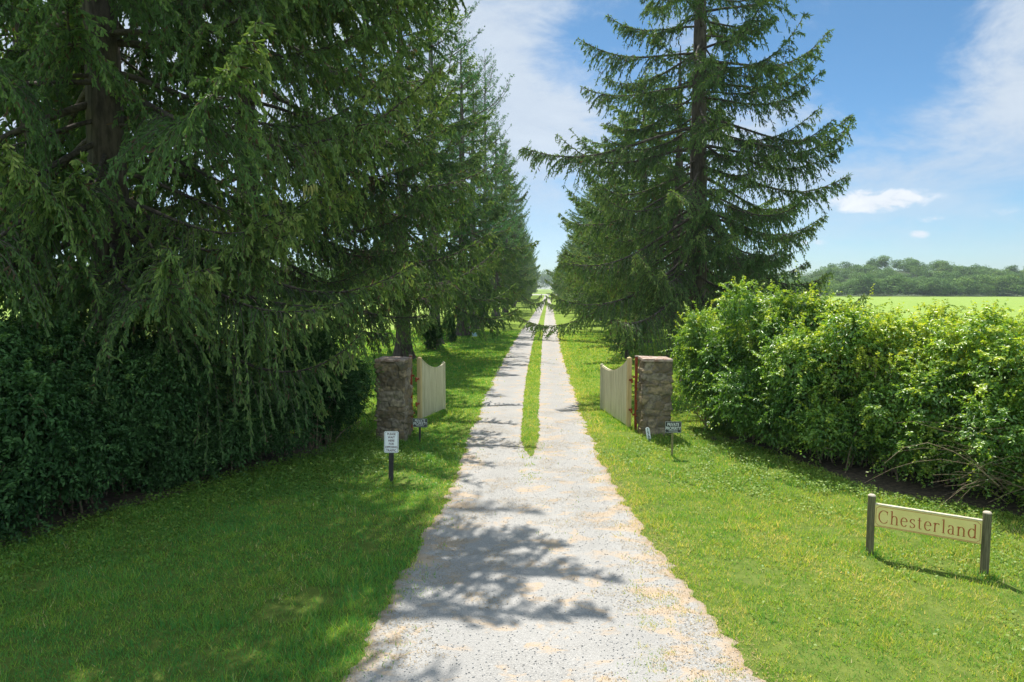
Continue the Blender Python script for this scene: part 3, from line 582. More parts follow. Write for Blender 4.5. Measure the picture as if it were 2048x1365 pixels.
while y < 395:
    plant(kk[i % 8], -6.9 + g.normal(0, .35) - (y > 150) * .8, y, g.uniform(.82, .96) if y < 120 else g.uniform(.72, .85), g.uniform(0, 6.28), 'dark conifer in the left row of the drive, %s tree beyond the left pillar' % ORD[i - 1]).scale.z = g.uniform(.98, 1.18); i += 1; y += g.uniform(12, 14.5) * (1 + y / 500)
y = 37.5; i = 1; kk = [0, 1, 0, 0, 1, 2, 1, 0]
while y < 395:
    o = plant(kk[i % 8], 6.5 + g.normal(0, .3) + (y > 150) * .6, y, g.uniform(.90, 1.10) if y < 120 else g.uniform(.72, .85), g.uniform(0, 6.28) if i > 1 else 1.1, 'conifer in the right row of the drive, %s tree beyond the tall open one' % ORD[i - 1]); o.scale.z = g.uniform(.64, .80); i += 1; y += g.uniform(9, 11.5) * (1 + y / 500)

# ------------------------------------------------------------------ leafy shrubs
def shrub_mesh(seed, Rx, Ry, H, nleaf, mat, parent, leaf=(.045, .075), shoots=90, low=.25, tbase=.36, nstem=45, lobes=26, name='foliage', spray=.9):
    g = np.random.default_rng(seed); C = []; Rd = []
    for i in range(lobes):
        a = g.uniform(0, 6.28); r = g.random() ** .5 * .80; zc = g.uniform(low, .84) * H; k = 1 - max(0, zc / H - .55) * 1.1
        C.append((math.cos(a) * r * Rx * k, math.sin(a) * r * Ry * k, zc)); Rd.append(g.uniform(.20, .50) * (Rx + Ry) / 2 * (.62 + .2 * k))
    C = np.array(C); Rd = np.array(Rd); pr = Rd ** 2 / (Rd ** 2).sum()
    li = g.choice(lobes, nleaf, p=pr); nleaf0 = nleaf; nleaf = int(nleaf * .5); li = li[:nleaf]; d = nrm(g.normal(size=(nleaf, 3)) + [0, 0, .18]); rad = 1 - np.abs(g.normal(0, .14, nleaf))
    bumpy = .82 + .36 * vnoise(d[:, 0] * 3 + li * 7, d[:, 1] * 3 + d[:, 2] * 5, 2.2, seed)
    P = C[li] + d * (Rd[li] * rad * bumpy)[:, None] * [1, 1, .85]
    inside = np.zeros(nleaf, bool)
    for c, r in zip(C, Rd): inside |= (np.linalg.norm((P - c) / [1, 1, .85], axis=1) < r * .62)
    P = P[~inside]; d = d[~inside]; P[:, 2] = np.where(P[:, 2] < .05, g.uniform(.05, .5, len(P)), P[:, 2])
    n = len(P); Nn = nrm(d * .55 + g.normal(0, .42, (n, 3)) + [0, 0, .75]); Dn = nrm(d + g.normal(0, .7, (n, 3)) + [0, 0, -.35])
    L = g.uniform(*leaf, n); clump = vnoise(P[:, 0] * 1.6 + P[:, 2], P[:, 1] * 1.6 - P[:, 2] * .7, 1.8, seed + 5)
    T = tbase + g.normal(0, .12, n) + .30 * (clump - .5) + .22 * np.clip(P[:, 2] / H - .55, 0, .5) * 2 * g.random(n)
    Ps, Ns, Ds, Ls, Tt = [P], [Nn], [Dn], [L], [T]; stP = []
    ns = int(nleaf0 * spray / 30)                # arching leafy sprays growing out of the lobes
    li = g.choice(lobes, ns, p=pr); d = nrm(g.normal(size=(ns, 3)) + [0, 0, .25]); b0 = C[li] + d * (Rd[li] * g.uniform(.35, .9, ns))[:, None] * [1, 1, .85]
    out_ = nrm(d * .8 + g.normal(0, .35, (ns, 3)) + np.stack([b0[:, 0] * .15, b0[:, 1] * .15, np.full(ns, .55)], 1)); ln = g.uniform(.25, .75, ns) * np.where(g.random(ns) < .12, 1.5, 1); sg = g.uniform(.1, .8, ns)
    idx = np.repeat(np.arange(ns), 30); q = np.tile(np.linspace(.12, 1, 30), ns) + g.normal(0, .015, ns * 30)
    pp = b0[idx] + out_[idx] * (ln[idx] * q)[:, None]; pp[:, 2] -= ln[idx] * sg[idx] * q ** 2
    ok = pp[:, 2] > .04; idx, q, pp = idx[ok], q[ok], pp[ok]; lat = nrm(np.cross(out_[idx], [0, 0, 1.0])) * np.where(g.random(len(idx)) < .5, 1, -1)[:, None]
    Ps.append(pp); Ns.append(nrm(g.normal(0, .38, (len(idx), 3)) + out_[idx] * .25 + [0, 0, .8])); Ds.append(lat + out_[idx] * .6 + g.normal(0, .3, (len(idx), 3)) + [0, 0, -.25])
    Ls.append(g.uniform(*leaf, len(idx)) * (1.1 - .4 * q)); Tt.append(tbase + .06 + g.normal(0, .10, len(idx)) + g.normal(0, .12, ns)[idx] + .16 * q + .55 * np.clip(pp[:, 2] / H - .5, 0, .5))
    for i in range(shoots):                     # young shoots standing out of the top
        c = C[g.integers(lobes)]; a = g.uniform(0, 6.28); r = g.random() ** .5
        b = np.array([c[0] * .9, c[1] * .9, max(c[2], H * .55)]); ln = g.uniform(.2, .75) * H * .15
        dirn = nrm(np.array([c[0] * .3 + g.normal(0, .35), c[1] * .3 + g.normal(0, .35), 1.25])); q = np.linspace(0, 1, 6)[:, None]
        bd = g.normal(0, .25, 3); S = b + dirn * ln * 1.7 * q + bd * ln * q ** 2 * .6; stP.append(S)
        m_ = int(ln / .008); qq = g.uniform(.35, 1, m_); p = b + dirn * ln * 1.7 * qq[:, None] + bd * ln * qq[:, None] ** 2 * .6
        Ps.append(p); Ns.append(nrm(g.normal(0, .5, (m_, 3)) + [0, 0, .9])); Ds.append(nrm(g.normal(0, .9, (m_, 3)) + [0, 0, .45])); Ls.append(g.uniform(leaf[0] * .8, leaf[1], m_) * (1.15 - .45 * qq)); Tt.append(tbase + .28 + .28 * qq + g.normal(0, .08, m_))
    P, Nn, Dn, L, T = (np.concatenate(a) for a in (Ps, Ns, Ds, Ls, Tt))
    V, F = leaves(P, Nn, Dn, L, L * g.uniform(.42, .55, len(L)), .22); T = np.clip(T, 0, 1)
    fo = mesh_np(name, V, F, mat, parent, tint=np.r_[T, T])
    q = np.linspace(0, 1, 8)[:, None]
    for i in range(nstem):
        c = C[g.integers(lobes)]; b = np.array([g.normal(0, .22 * Rx), g.normal(0, .22 * Ry), -.05]); e_ = c + g.normal(0, .25, 3)
        S = b + (e_ - b) * q ** np.array([1.5, 1.5, .8]) + g.normal(0, .05, 3) * np.sin(q * 5); stP.append(np.array([np.interp(np.linspace(0, 1, 6), q[:, 0], S[:, c_]) for c_ in range(3)]).T)
    S = np.array(stP); r = np.linspace(1, .35, 6)[None] * np.r_[np.full(shoots, .006), g.uniform(.007, .022, nstem)][:, None]
    V, F = tubes(S, r, 5); mesh_np('stems', V, F, M['stem'], parent); return fo
shrubs = []
for sd_, rx, ry, h, nlf in ((11, 1.75, 1.7, 3.25, 62000), (12, 1.6, 1.8, 3.0, 60000), (13, 1.45, 1.45, 2.7, 46000)):
    e = empty('shrub', (0, 0, 0)); shrub_mesh(sd_, rx, ry, h, int(nlf * .75), M['leaf'], e, leaf=(.060, .105), low=.13, nstem=32); shrubs.append(e)
dshr = []
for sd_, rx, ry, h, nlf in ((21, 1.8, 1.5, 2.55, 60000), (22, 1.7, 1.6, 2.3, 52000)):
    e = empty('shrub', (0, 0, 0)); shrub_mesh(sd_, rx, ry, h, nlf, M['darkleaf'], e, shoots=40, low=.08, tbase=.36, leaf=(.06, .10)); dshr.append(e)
seen = set()
def put(lib, k, loc, rz, s, sz, label, group):
    src = lib[k]; key = id(lib), k
    if key in seen: o = copy_thing(src)
    else: o = src; seen.add(key)
    o.location = loc; o.rotation_euler = (0, 0, rz); o.scale = (s, s, sz); tag(o, label, 'shrub', group); return o
RG = 'leafy shrubs of the sunlit hedge on the right'
for (px, py, back, k, rz, s, sz, lab) in (
        (1388, 862, 1.0, 2, .3, .76, 1.06, 'sunlit leafy shrub at the left end of the right hedge, beside the right pillar'),
        (1490, 905, 1.5, 0, 1.5, .98, 1.12, 'tallest sunlit shrub of the right hedge, bright shoots standing above it'),
        (1600, 940, 1.9, 1, 3.0, 1.0, 1.03, 'sunlit shrub in the right hedge, just right of its tallest one'),
        (1705, 965, 1.8, 0, 4.6, .95, .98, 'sunlit shrub standing behind the left post of the long name sign'),
        (1820, 985, 1.6, 1, .9, .92, .78, 'lower shrub behind the middle of the long name sign where the hedge dips'),
        (1950, 1010, 1.6, 0, 2.2, .92, .98, 'sunlit shrub behind the right post of the long name sign'),
        (2080, 1050, 1.5, 1, 5.2, .92, .90, 'shrub with bare tangled stems at the right edge of the photo')):
    g0 = G(px, py); put(shrubs, k, (g0.x + back * .62, g0.y + back * .58, 0), rz, s, sz * 1.13, lab, RG)
for j, (x, y_, k, rz, s, sz, lab) in enumerate(((6.6, 19.6, 0, 2.5, .95, 1.02, 'sunlit shrub of the second rank, behind the tallest one of the right hedge'),
        (9.0, 17.6, 1, 4.2, 1.0, 1.0, 'sunlit shrub of the second rank near the middle of the right hedge'), (10.6, 15.2, 2, 1.2, 1.1, 1.0, 'sunlit shrub of the second rank towards the right edge'))):
    put(shrubs, k, (x, y_, 0), rz, s, sz, lab, RG)
LG = 'dark shrubs of the shaded thicket on the left'
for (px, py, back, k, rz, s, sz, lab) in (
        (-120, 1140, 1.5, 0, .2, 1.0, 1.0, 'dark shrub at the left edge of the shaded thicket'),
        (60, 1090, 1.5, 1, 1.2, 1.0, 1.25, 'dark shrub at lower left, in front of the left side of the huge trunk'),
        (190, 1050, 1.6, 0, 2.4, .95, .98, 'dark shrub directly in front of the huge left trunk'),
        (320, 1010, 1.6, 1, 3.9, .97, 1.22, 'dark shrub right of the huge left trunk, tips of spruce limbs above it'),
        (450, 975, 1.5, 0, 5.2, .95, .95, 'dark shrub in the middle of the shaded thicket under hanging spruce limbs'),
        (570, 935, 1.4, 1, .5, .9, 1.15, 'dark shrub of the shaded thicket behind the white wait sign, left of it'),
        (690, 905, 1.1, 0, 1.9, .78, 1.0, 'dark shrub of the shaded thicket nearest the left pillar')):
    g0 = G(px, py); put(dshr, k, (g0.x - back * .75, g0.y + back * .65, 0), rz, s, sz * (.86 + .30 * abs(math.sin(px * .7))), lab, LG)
BG = 'sunlit bushes behind the left thicket'
for (x, y_, k, s, lab) in ((-13.2, 22.5, 0, .9, 'bright sunlit bush seen right of the huge left trunk'), (-17.5, 24, 1, .9, 'bright sunlit bush seen left of the huge left trunk'), (-11.3, 28.5, 2, .8, 'bright sunlit bush glimpsed between the two left spruces'), (-22, 26, 0, .9, 'bright sunlit bush at the left edge behind the thicket')):
    put(shrubs, k, (x, y_, 0), x, s, s * .8, lab, BG)
# tangled bare stems at the right edge of the hedge
rs_ = [o for o in bpy.data.objects if o.get('label', '').startswith('shrub with bare tangled')][0]; bpy.context.view_layer.update()
g = np.random.default_rng(71); b0 = G(2110, 1040); S = []
for k in range(45):
    a = g.uniform(2.4, 3.9); ln = g.uniform(.7, 2.1); st_ = np.array([b0.x + g.normal(0, .35), b0.y + g.uniform(-.1, .9), g.uniform(.05, .9)]); q = np.linspace(0, 1, 6)[:, None]
    S.append(st_ + np.array([math.cos(a), math.sin(a) * .5, g.uniform(-.15, .55)]) * ln * q + np.array([0, 0, g.uniform(.1, .5)]) * np.sin(q * 3.1) * ln * .5 + g.normal(0, .03, (6, 3)) * q)
V, F = tubes(np.array(S), np.linspace(1, .3, 6)[None] * g.uniform(.004, .009, 45)[:, None], 5)
o = mesh_np('bare_stems', V, F, M['stem'], rs_); o.matrix_parent_inverse = rs_.matrix_world.inverted()
# little evergreens on the left lawn
e = empty('evergreen_shrub', tuple(G(862, 700))); shrub_mesh(31, .85, .85, 1.9, 15000, M['darkleaf'], e, leaf=(.06, .10), shoots=12, low=.15, nstem=12, lobes=14); tag(e, 'small round dark evergreen on the lawn right of the grey trunk behind the gate', 'shrub', 'small evergreens on the left lawn')
for (px, py, s, lab) in ((902, 684, .95, 'narrow dark evergreen against the thick dark trunk on the left lawn'), (962, 652, 1.5, 'dark evergreen farther down the left lawn beyond the slim trunk')):
    o = copy_thing(e); o.location = G(px, py); o.scale = (s * .8, s * .8, s * 1.2); o.rotation_euler = (0, 0, px); tag(o, lab, 'shrub', 'small evergreens on the left lawn')
# small spruce sapling by the right pillar
e = empty('spruce_tree', tuple(G(1273, 735) + Vector((0, 4, 0)))); trunk_mesh(4.6, .06, 77, M['bark'], e); conifer_crown(78, 4.6, 1.35, .7, 34, sp2=.14, sp3=.09, parent=e, droop=.5, maxl2=.5, tw=(.1, .2), wd=(.02, .03))
tag(e, 'small young spruce standing just behind the right stone pillar', 'tree')

# ------------------------------------------------------------------ far woods
def broadleaf_pts(g, n, Rr, H, card):
    lob = 16; C = np.stack([g.normal(0, .42, lob) * Rr, g.normal(0, .42, lob) * Rr, g.uniform(.35, .88, lob) * H], 1); rd = g.uniform(.28, .5, lob) * Rr
    li = g.integers(lob, size=n); d = nrm(g.normal(size=(n, 3)) + [0, 0, .3]); P = C[li] + d * (rd[li] * g.uniform(.8, 1.05, n))[:, None]
    P[:, 2] = np.clip(P[:, 2], .3, None); T = .4 + .25 * (g.random(lob)[li] - .5) + g.normal(0, .12, n)
    Nn = nrm(d + g.normal(0, .6, (n, 3)) + [0, 0, .4]); A = nrm(np.cross(Nn, g.normal(size=(n, 3)))); B = np.cross(Nn, A); s = (card * g.uniform(.5, 1.2, n))[:, None]
    return np.stack([P - A * s, P - B * s * .7, P + A * s, P + B * s * .8], 1), T
g = np.random.default_rng(44); base = [broadleaf_pts(g, 1500, 6.5, 15, .42) for _ in range(5)]
def hill_h(x, y):
    h = 9 * np.exp(-((x - 228) / 42.) ** 2) + 2.5 * np.exp(-((x - 300) / 22.) ** 2) + 7.0 + 0 * x
    return h * np.clip((y - 345) / 110., 0, 1) ** 1.2
ny, nx = 40, 80; X, Yg = np.meshgrid(np.linspace(60, 760, nx), np.linspace(340, 640, ny)); Z = hill_h(X, Yg) - .6
i = (np.arange(ny - 1)[:, None] * nx + np.arange(nx - 1)[None]); tag(mesh_np('hill', np.stack([X, Yg, Z], -1), np.stack([i, i + 1, i + nx + 1, i + nx], -1).reshape(-1, 4), M['hillfloor'], smooth=True), kind='structure')
Vs, Ts = [], []
for j in range(430):
    y_ = g.uniform(335, 480); x = g.uniform(.22, .80) * y_ ; 
    if j < 90: y_ = 332 + g.uniform(0, 12); x = g.uniform(.22, .80) * y_
    B, T = base[g.integers(5)]; s = g.uniform(.6, 1.05); a = g.uniform(0, 6.28); ca, sa = math.cos(a), math.sin(a)
    Q = B * s; Q = np.stack([Q[..., 0] * ca - Q[..., 1] * sa + x, Q[..., 0] * sa + Q[..., 1] * ca + y_, Q[..., 2] * g.uniform(.5, .78) + float(hill_h(np.array(x), np.array(y_))) - 1], -1)
    Vs.append(Q); Ts.append(T + g.normal(0, .16))
V = np.concatenate(Vs).reshape(-1, 3); T = np.clip(np.concatenate(Ts), 0, 1)
tag(mesh_np('wooded_hill', V, np.arange(len(V)).reshape(-1, 4), M['woods'], tint=T), 'hazy green woodland covering the low hill beyond the right field', 'woods', kind='stuff')
Vs, Ts = [], []
for j in range(210):
    y_ = g.uniform(150, 240); x = -y_ * g.uniform(.18, .95)
    if j > 110: y_ = g.uniform(900, 960); x = g.uniform(-330, 160)
    B, T = base[g.integers(5)]; s = g.uniform(.5, .85) if j <= 110 else g.uniform(1.3, 2.2); a = g.uniform(0, 6.28); ca, sa = math.cos(a), math.sin(a); Q = B * s
    Q = np.stack([Q[..., 0] * ca - Q[..., 1] * sa + x, Q[..., 0] * sa + Q[..., 1] * ca + y_, Q[..., 2] - .3], -1); Vs.append(Q); Ts.append(T + g.normal(0, .14))
V = np.concatenate(Vs).reshape(-1, 3); T = np.clip(np.concatenate(Ts), 0, 1)
tag(mesh_np('treeline', V, np.arange(len(V)).reshape(-1, 4), M['woods'], tint=T), 'distant green treeline at the end of the drive and behind the left yard', 'woods', kind='stuff')

# ------------------------------------------------------------------ stone pillars
def pillar(loc, wx, wy, H, rz, seed, label):
    root = empty('stone_pillar', loc, rz); g = np.random.default_rng(seed); tag(root, label, 'pillar', 'stone gate pillars')
    nx, nz = 44, 120; n = 4 * nx; z = np.linspace(-.05, H, nz); per = []
    for (x0, y0, x1_, y1_) in ((0, 0, wx, 0), (wx, 0, wx, wy), (wx, wy, 0, wy), (0, wy, 0, 0)):
        t = np.arange(nx) / nx; per += list(zip(x0 + (x1_ - x0) * t, y0 + (y1_ - y0) * t, np.full(nx, x0 + x1_ * 0)))
    per = np.array(per); cx_, cy_ = wx / 2, wy / 2; arc = np.arange(n) / n * 2 * (wx + wy)
    A, Zz = np.meshgrid(arc, z); pts = np.stack([A.ravel(), Zz.ravel()], 1); tot = 2 * (wx + wy)
    C = []; zc = 0.0
    while zc < H + .1:
        hh = g.uniform(.06, .26); xc = g.uniform(0, .2)
        while xc < tot: ww = g.uniform(.16, .45); C.append((xc + ww / 2 + g.normal(0, .04), zc + hh / 2 + g.normal(0, .05), ww * g.uniform(.8, 1.3), hh * g.uniform(.7, 1.4))); xc += ww
        zc += hh
    C = np.array(C); d1 = np.full(len(pts), 9.); d2_ = np.full(len(pts), 9.); idx = np.zeros(len(pts), int)
    wob = (fnoise(pts[:, 0], pts[:, 1], 7, seed) - .5) * .10
    for k, c in enumerate(C):
        dx = np.abs(pts[:, 0] - c[0]); dx = np.minimum(dx, tot - dx); d = np.maximum(dx / (c[2] / 2), np.abs(pts[:, 1] - c[1]) / (c[3] / 2)) * .6 + .4 * np.hypot(dx / (c[2] / 2), (pts[:, 1] - c[1]) / (c[3] / 2)) + wob
        up = d < d1; d2_ = np.where(up, d1, np.minimum(d2_, d)); idx = np.where(up, k, idx); d1 = np.where(up, d, d1)
    gap = np.clip((d2_ - d1) / .28, 0, 1); so = g.uniform(-.012, .03, len(C))[idx]
    disp = gap ** .5 * (.030 + so * 1.5) + (fnoise(pts[:, 0], pts[:, 1], 12, seed + 1) - .5) * .06 - .035
    ox = (per[None, :, 0] - cx_) / (wx / 2); oy = (per[None, :, 1] - cy_) / (wy / 2); Dp = disp.reshape(nz, n)
    nxn = np.where(np.abs(ox) > .98, np.sign(ox), 0); nyn = np.where(np.abs(oy) > .98, np.sign(oy), 0)
    V = np.stack([per[None, :, 0] + nxn * Dp - cx_ + 0 * A, per[None, :, 1] + nyn * Dp - cy_ + 0 * A, Zz], -1)
    i = np.arange(nz - 1)[:, None] * n + np.arange(n)[None]; j = np.arange(nz - 1)[:, None] * n + (np.arange(n)[None] + 1) % n
    F = np.stack([i, j, j + n, i + n], -1).reshape(-1, 4); fi = i.reshape(-1)
    mesh_np('shaft', V, F, M['stone'], root, tint=g.random(len(C))[idx][fi], extra={'mortar': ('FACE', (1 - gap)[fi])})
    b = MB(); xs = [-wx / 2 - .02, -wx * .12, wx * .2, wx / 2 + .02]
    for k in range(3):
        h0 = H + g.uniform(-.005, .01); b.add(*(lambda x0, x1_, j1, j2, hz: ([(x0, -wy / 2 - .03 + j1, H - .02), (x1_, -wy / 2 - .02 + j2, H - .02), (x1_, wy / 2 + .02 + j1, H - .02), (x0, wy / 2 + .03 - j2, H - .02),
            (x0, -wy / 2 - .02 + j1, H + hz), (x1_, -wy / 2 - .02 + j2, H + hz + .01), (x1_, wy / 2 + j1, H + hz), (x0, wy / 2 - j2, H + hz + .012)], [(0, 3, 2, 1), (4, 5, 6, 7), (0, 1, 5, 4), (1, 2, 6, 5), (2, 3, 7, 6), (3, 0, 4, 7)]))(xs[k] + .004, xs[k + 1] - .004, g.normal(0, .02), g.normal(0, .02), g.uniform(.02, .045)))
    b.build('cap', M['capstone'], root, .008)
    return root
pl = G(783, 884); YL = pl.y; hL = at(783, 722, YL).z
pr_ = G(1312, 874); YRp = pr_.y; hR = at(1312, 722, YRp).z
wpl = 58 / F_PX * YL; wpr = 57 / F_PX * YRp
pillar((pl.x, pl.y + .35, 0), wpl, .70, hL, R(-4), 51, 'mortared rubble stone gate pillar on the left side of the drive')
pillar((pr_.x, pr_.y + .35, 0), wpr, .70, hR, R(3), 52, 'mossy rubble stone gate pillar on the right side of the drive')

# ------------------------------------------------------------------ gate leaves
def gate_leaf(p0, p1, H0, H1, Hs, label, side):
    d = p1 - p0; L = math.hypot(d.x, d.y); root = empty('gate', (p0.x, p0.y, .03), math.atan2(d.y, d.x)); tag(root, label, 'gate', 'cream timber gate leaves')
    b = MB(); b.box(-.055, .055, -.055, .055, 0, H0 - .02); b.add([(-.055, -.055, H0 - .02), (.055, -.055, H0 - .02), (.055, .055, H0 - .02), (-.055, .055, H0 - .02), (0, 0, H0 + .015)], [(0, 1, 4), (1, 2, 4), (2, 3, 4), (3, 0, 4), (3, 2, 1, 0)]); b.build('hinge_post', M['wood_raw'], root, .004)
    b = MB(); b.box(L - .05, L + .03, -.045, .045, 0, H1 - .02); b.add([(L - .05, -.045, H1 - .02), (L + .03, -.045, H1 - .02), (L + .03, .045, H1 - .02), (L - .05, .045, H1 - .02), (L - .01, 0, H1 + .02)], [(0, 1, 4), (1, 2, 4), (2, 3, 4), (3, 0, 4), (3, 2, 1, 0)]); b.build('end_post', M['wood_gate'], root, .004)
    nb = 15; x0, x1_ = .056, L - .051; bw = (x1_ - x0) / nb
    def top(t): # scooped top edge: high by the hinge, dips, lifts a little at the end
        return Hs + (H0 - .06 - Hs) * max(0, 1 - t / .72) ** 1.9 + (H1 - .05 - Hs) * max(0, (t - .72) / .28) ** 1.6 * .7
    for fy0, fy1 in (((-.026, .0),) if side < 0 else ((0., .026),)):
        b = MB()
        for k in range(nb):
            xa = x0 + k * bw + .0035; xb = x0 + (k + 1) * bw - .0035; poly = [(xa, .02), (xb, .02)]
            for q in range(4, -1, -1): xx = xa + (xb - xa) * q / 4; poly.append((xx, top((xx - x0) / (x1_ - x0))))
            yo = .0015 * math.sin(k * 2.3); b.prism(poly[::-1], fy0 + yo, fy1 + yo)
        b.build('board_panel', M['wood_gate'], root)
    for k, zc in enumerate((.16, .80, Hs - .12)):
        b = MB(); b.box(x0, x1_, *((.003, .038) if side < 0 else (-.038, -.003)), zc, zc + .11); b.build('rail', M['wood_gate'], root, .003)
    pts = []; b = MB(); n = 24                  # moulding that follows the scoop
    up = [(x0 + (x1_ - x0) * q / n, top(q / n) + .032) for q in range(n + 1)]; dn = [(x, z - .030) for x, z in up]
    b.prism(dn + up[::-1], -.036, .012); b.build('top_moulding', M['wood_gate'], root)
    for zc in (.45, H0 - .62):
        b = MB(); b.box(-.24, -.056, -.018, .018, zc, zc + .045); b.lathe([(.022, zc - .04), (.022, zc + .085)], 10, -.24, 0); b.build('hinge', M['rust'], root)
    return root
a0, a1 = G(840, 842), G(888, 820); ha = at(838, 717, a0.y).z; hb = at(887, 726, a1.y).z
gate_leaf(a0, a1, ha, hb, at(862, 739, (a0.y + a1.y) / 2 + .3).z, 'cream timber gate leaf swung open beside the left pillar', -1)
a0, a1 = G(1257, 856), G(1203, 820); ha = at(1257, 717, a0.y).z; hb = at(1203, 730, a1.y).z
gate_leaf(a0, a1, ha, hb, at(1222, 744, (a0.y + a1.y) / 2 + .5).z, 'cream timber gate leaf swung open beside the right pillar', 1)
def steel_post(p, H, label):
    root = empty('steel_post', p); b = MB(); b.box(-.035, .035, -.03, .03, 0, H); b.build('upright', M['rust'], root, .003)
    b = MB(); b.box(-.04, .04, -.036, .036, H + .002, H + .03); b.build('cap', M['capstone'], root, .004)
    for zc in (.4, H - .55): b = MB(); b.box(.036, .09, -.012, .012, zc, zc + .05); b.build('bracket', M['rust'], root)
    tag(root, label, 'post', 'red steel posts on the pillars'); return root
steel_post(G(823, 858) + Vector((0, .0, 0)), at(823, 712, G(823, 858).y).z, 'red oxide steel hinge post fixed to the inner side of the left pillar')
o = steel_post(G(1271, 862), at(1271, 714, G(1271, 862).y).z, 'red oxide steel hinge post fixed to the inner side of the right pillar'); o.rotation_euler = (0, 0, math.pi)

# ------------------------------------------------------------------ signs
def text_mesh(txt, size, mat, parent, loc, name='lettering', sx=1.0, bold=.0, align='CENTER', ext=.0012, spacing=1.0):
    c = bpy.data.curves.new('t', 'FONT'); c.body = txt; c.size = size; c.align_x = align; c.align_y = 'CENTER'; c.extrude = ext; c.offset = bold; c.space_character = spacing
    t = bpy.data.objects.new('t', c); COL.objects.link(t); bpy.context.view_layer.update()
    me = bpy.data.meshes.new_from_object(t.evaluated_get(bpy.context.evaluated_depsgraph_get())); bpy.data.objects.remove(t); bpy.data.curves.remove(c)
    me.name = name; me.materials.clear(); me.materials.append(mat); me.transform(Matrix.Rotation(R(90), 4, 'X') @ Matrix.Scale(sx, 4, (1, 0, 0)))
    o = bpy.data.objects.new(name, me); COL.objects.link(o); o.parent = parent; o.location = loc; return o
def rounded(w, h, r, n=5):
    pts = []
    for cx_, cz_, a0 in ((w / 2 - r, h / 2 - r, 0), (-w / 2 + r, h / 2 - r, 90), (-w / 2 + r, -h / 2 + r, 180), (w / 2 - r, -h / 2 + r, 270)):
        pts += [(cx_ + r * math.cos(R(a0 + 90 * i / n)), cz_ + r * math.sin(R(a0 + 90 * i / n))) for i in range(n + 1)]
    return pts
def ring(w, h, r, t, y0, y1):
    b = MB(); o_ = rounded(w, h, r); i_ = rounded(w - 2 * t, h - 2 * t, max(r - t, .002)); n = len(o_)
    vs = [(x, y0, z) for x, z in o_] + [(x, y0, z) for x, z in i_] + [(x, y1, z) for x, z in o_] + [(x, y1, z) for x, z in i_]
    fs = []
    for k in range(n): j = (k + 1) % n; fs += [(k, j, n + j, n + k), (2 * n + k, 3 * n + k, 3 * n + j, 2 * n + j), (k, 2 * n + k, 2 * n + j, j), (n + k, n + j, 3 * n + j, 3 * n + k)]
    b.add(vs, fs); return b
# white wait sign
p = G(782, 965); zt = at(785, 862, p.y).z; zb_ = at(785, 905, p.y).z; wS = 29 / F_PX * p.y; hS = zt - zb_
root = empty('traffic_sign', p, R(10)); tag(root, 'white rectangular wait sign on a dark post at the left of the drive', 'sign')
b = MB(); b.box(-.045, .045, -.025, .025, -.1, zt - .06); b.build('post', M['charcoal'], root, .004)
bd = MB(); bd.prism([(x, z + (zt + zb_) / 2) for x, z in rounded(wS, hS, .03)], -.033, -.027); bd = bd.build('sign_plate', M['white'], root)
rg = ring(wS - .022, hS - .022, .025, .005, -.0352, -.0335); rg = rg.build('border', M['black'], bd); rg.location = (0, 0, (zt + zb_) / 2)
for k, tx in enumerate(('PLEASE', 'WAIT', 'HERE', 'FOR', 'OPPOSING', 'TRAFFIC')):
    text_mesh(tx, .058, M['maroon'], bd, (0, -.0345, zt - .055 - k * (hS - .10) / 5), sx=.88 if tx != 'OPPOSING' else .80, bold=.0008)
root.rotation_euler = (R(1), R(1.5), R(8))
# private property signs
def private(px, py, ptop, pbot, pxl, pxr, postmat, label, tilt):
    p = G(px, py); zt, zb_ = at(px, ptop, p.y).z, at(px, pbot, p.y).z; wS = (pxr - pxl) / F_PX * p.y; hS = zt - zb_; off = (pxl + pxr) / 2 - px; off = off / F_PX * p.y
    root = empty('warning_sign', p, tilt); tag(root, label, 'sign', 'small private property signs')
    b = MB(); b.box(-.022, .022, -.018, .018, -.1, zt - .02); b.build('stake', postmat, root, .003)
    bd = MB(); bd.prism([(x + off, z + (zt + zb_) / 2) for x, z in rounded(wS, hS, .008)], -.026, -.020); bd = bd.build('sign_plate', M['black'], root)
    rg = ring(wS - .012, hS - .012, .008, .004, -.0285, -.0265).build('border', M['letter_white'], bd); rg.location = (off, 0, (zt + zb_) / 2)
    zc = (zt + zb_) / 2
    text_mesh('PRIVATE', .098, M['letter_white'], bd, (off, -.0275, zc + hS * .22), sx=wS * 2.0, bold=.001)
    text_mesh('PROPERTY', .098, M['letter_white'], bd, (off, -.0275, zc - hS * .12), sx=wS * 1.98, bold=.001)
    b = MB(); b.box(off - wS * .28, off + wS * .28, -.0282, -.0265, zc - hS * .36, zc - hS * .32); b.build('underline', M['letter_white'], bd)
private(840, 886, 837, 854.5, 826, 856, M['charcoal'], 'small black private property sign on a thin stake in front of the left gate leaf', R(0))
private(1344, 914, 843, 865.5, 1329, 1361, M['olivepost'], 'small black private property sign on a mossy stake in front of the right pillar', R(-3))
# house number stake
p = G(1299, 884); zt = at(1297, 855, p.y).z; root = empty('house_number_sign', p, 0); tag(root, 'narrow white stake with house numbers leaning at the foot of the right pillar', 'sign')
b = MB(); w2 = .048; b.prism([(-w2, -.02), (w2, -.02), (w2, zt - w2)] + [(w2 * math.cos(R(a)), zt - w2 + w2 * math.sin(R(a))) for a in range(15, 180, 15)] + [(-w2, zt - w2)], -.008, .008); pa = b.build('number_plate', M['white'], root)
for k, ch in enumerate('1565'): text_mesh(ch, .10, M['black'], pa, (0, -.0095, zt - .055 - k * .082), name='numeral', bold=.002)
root.rotation_euler = (R(-4), R(-9), R(4))
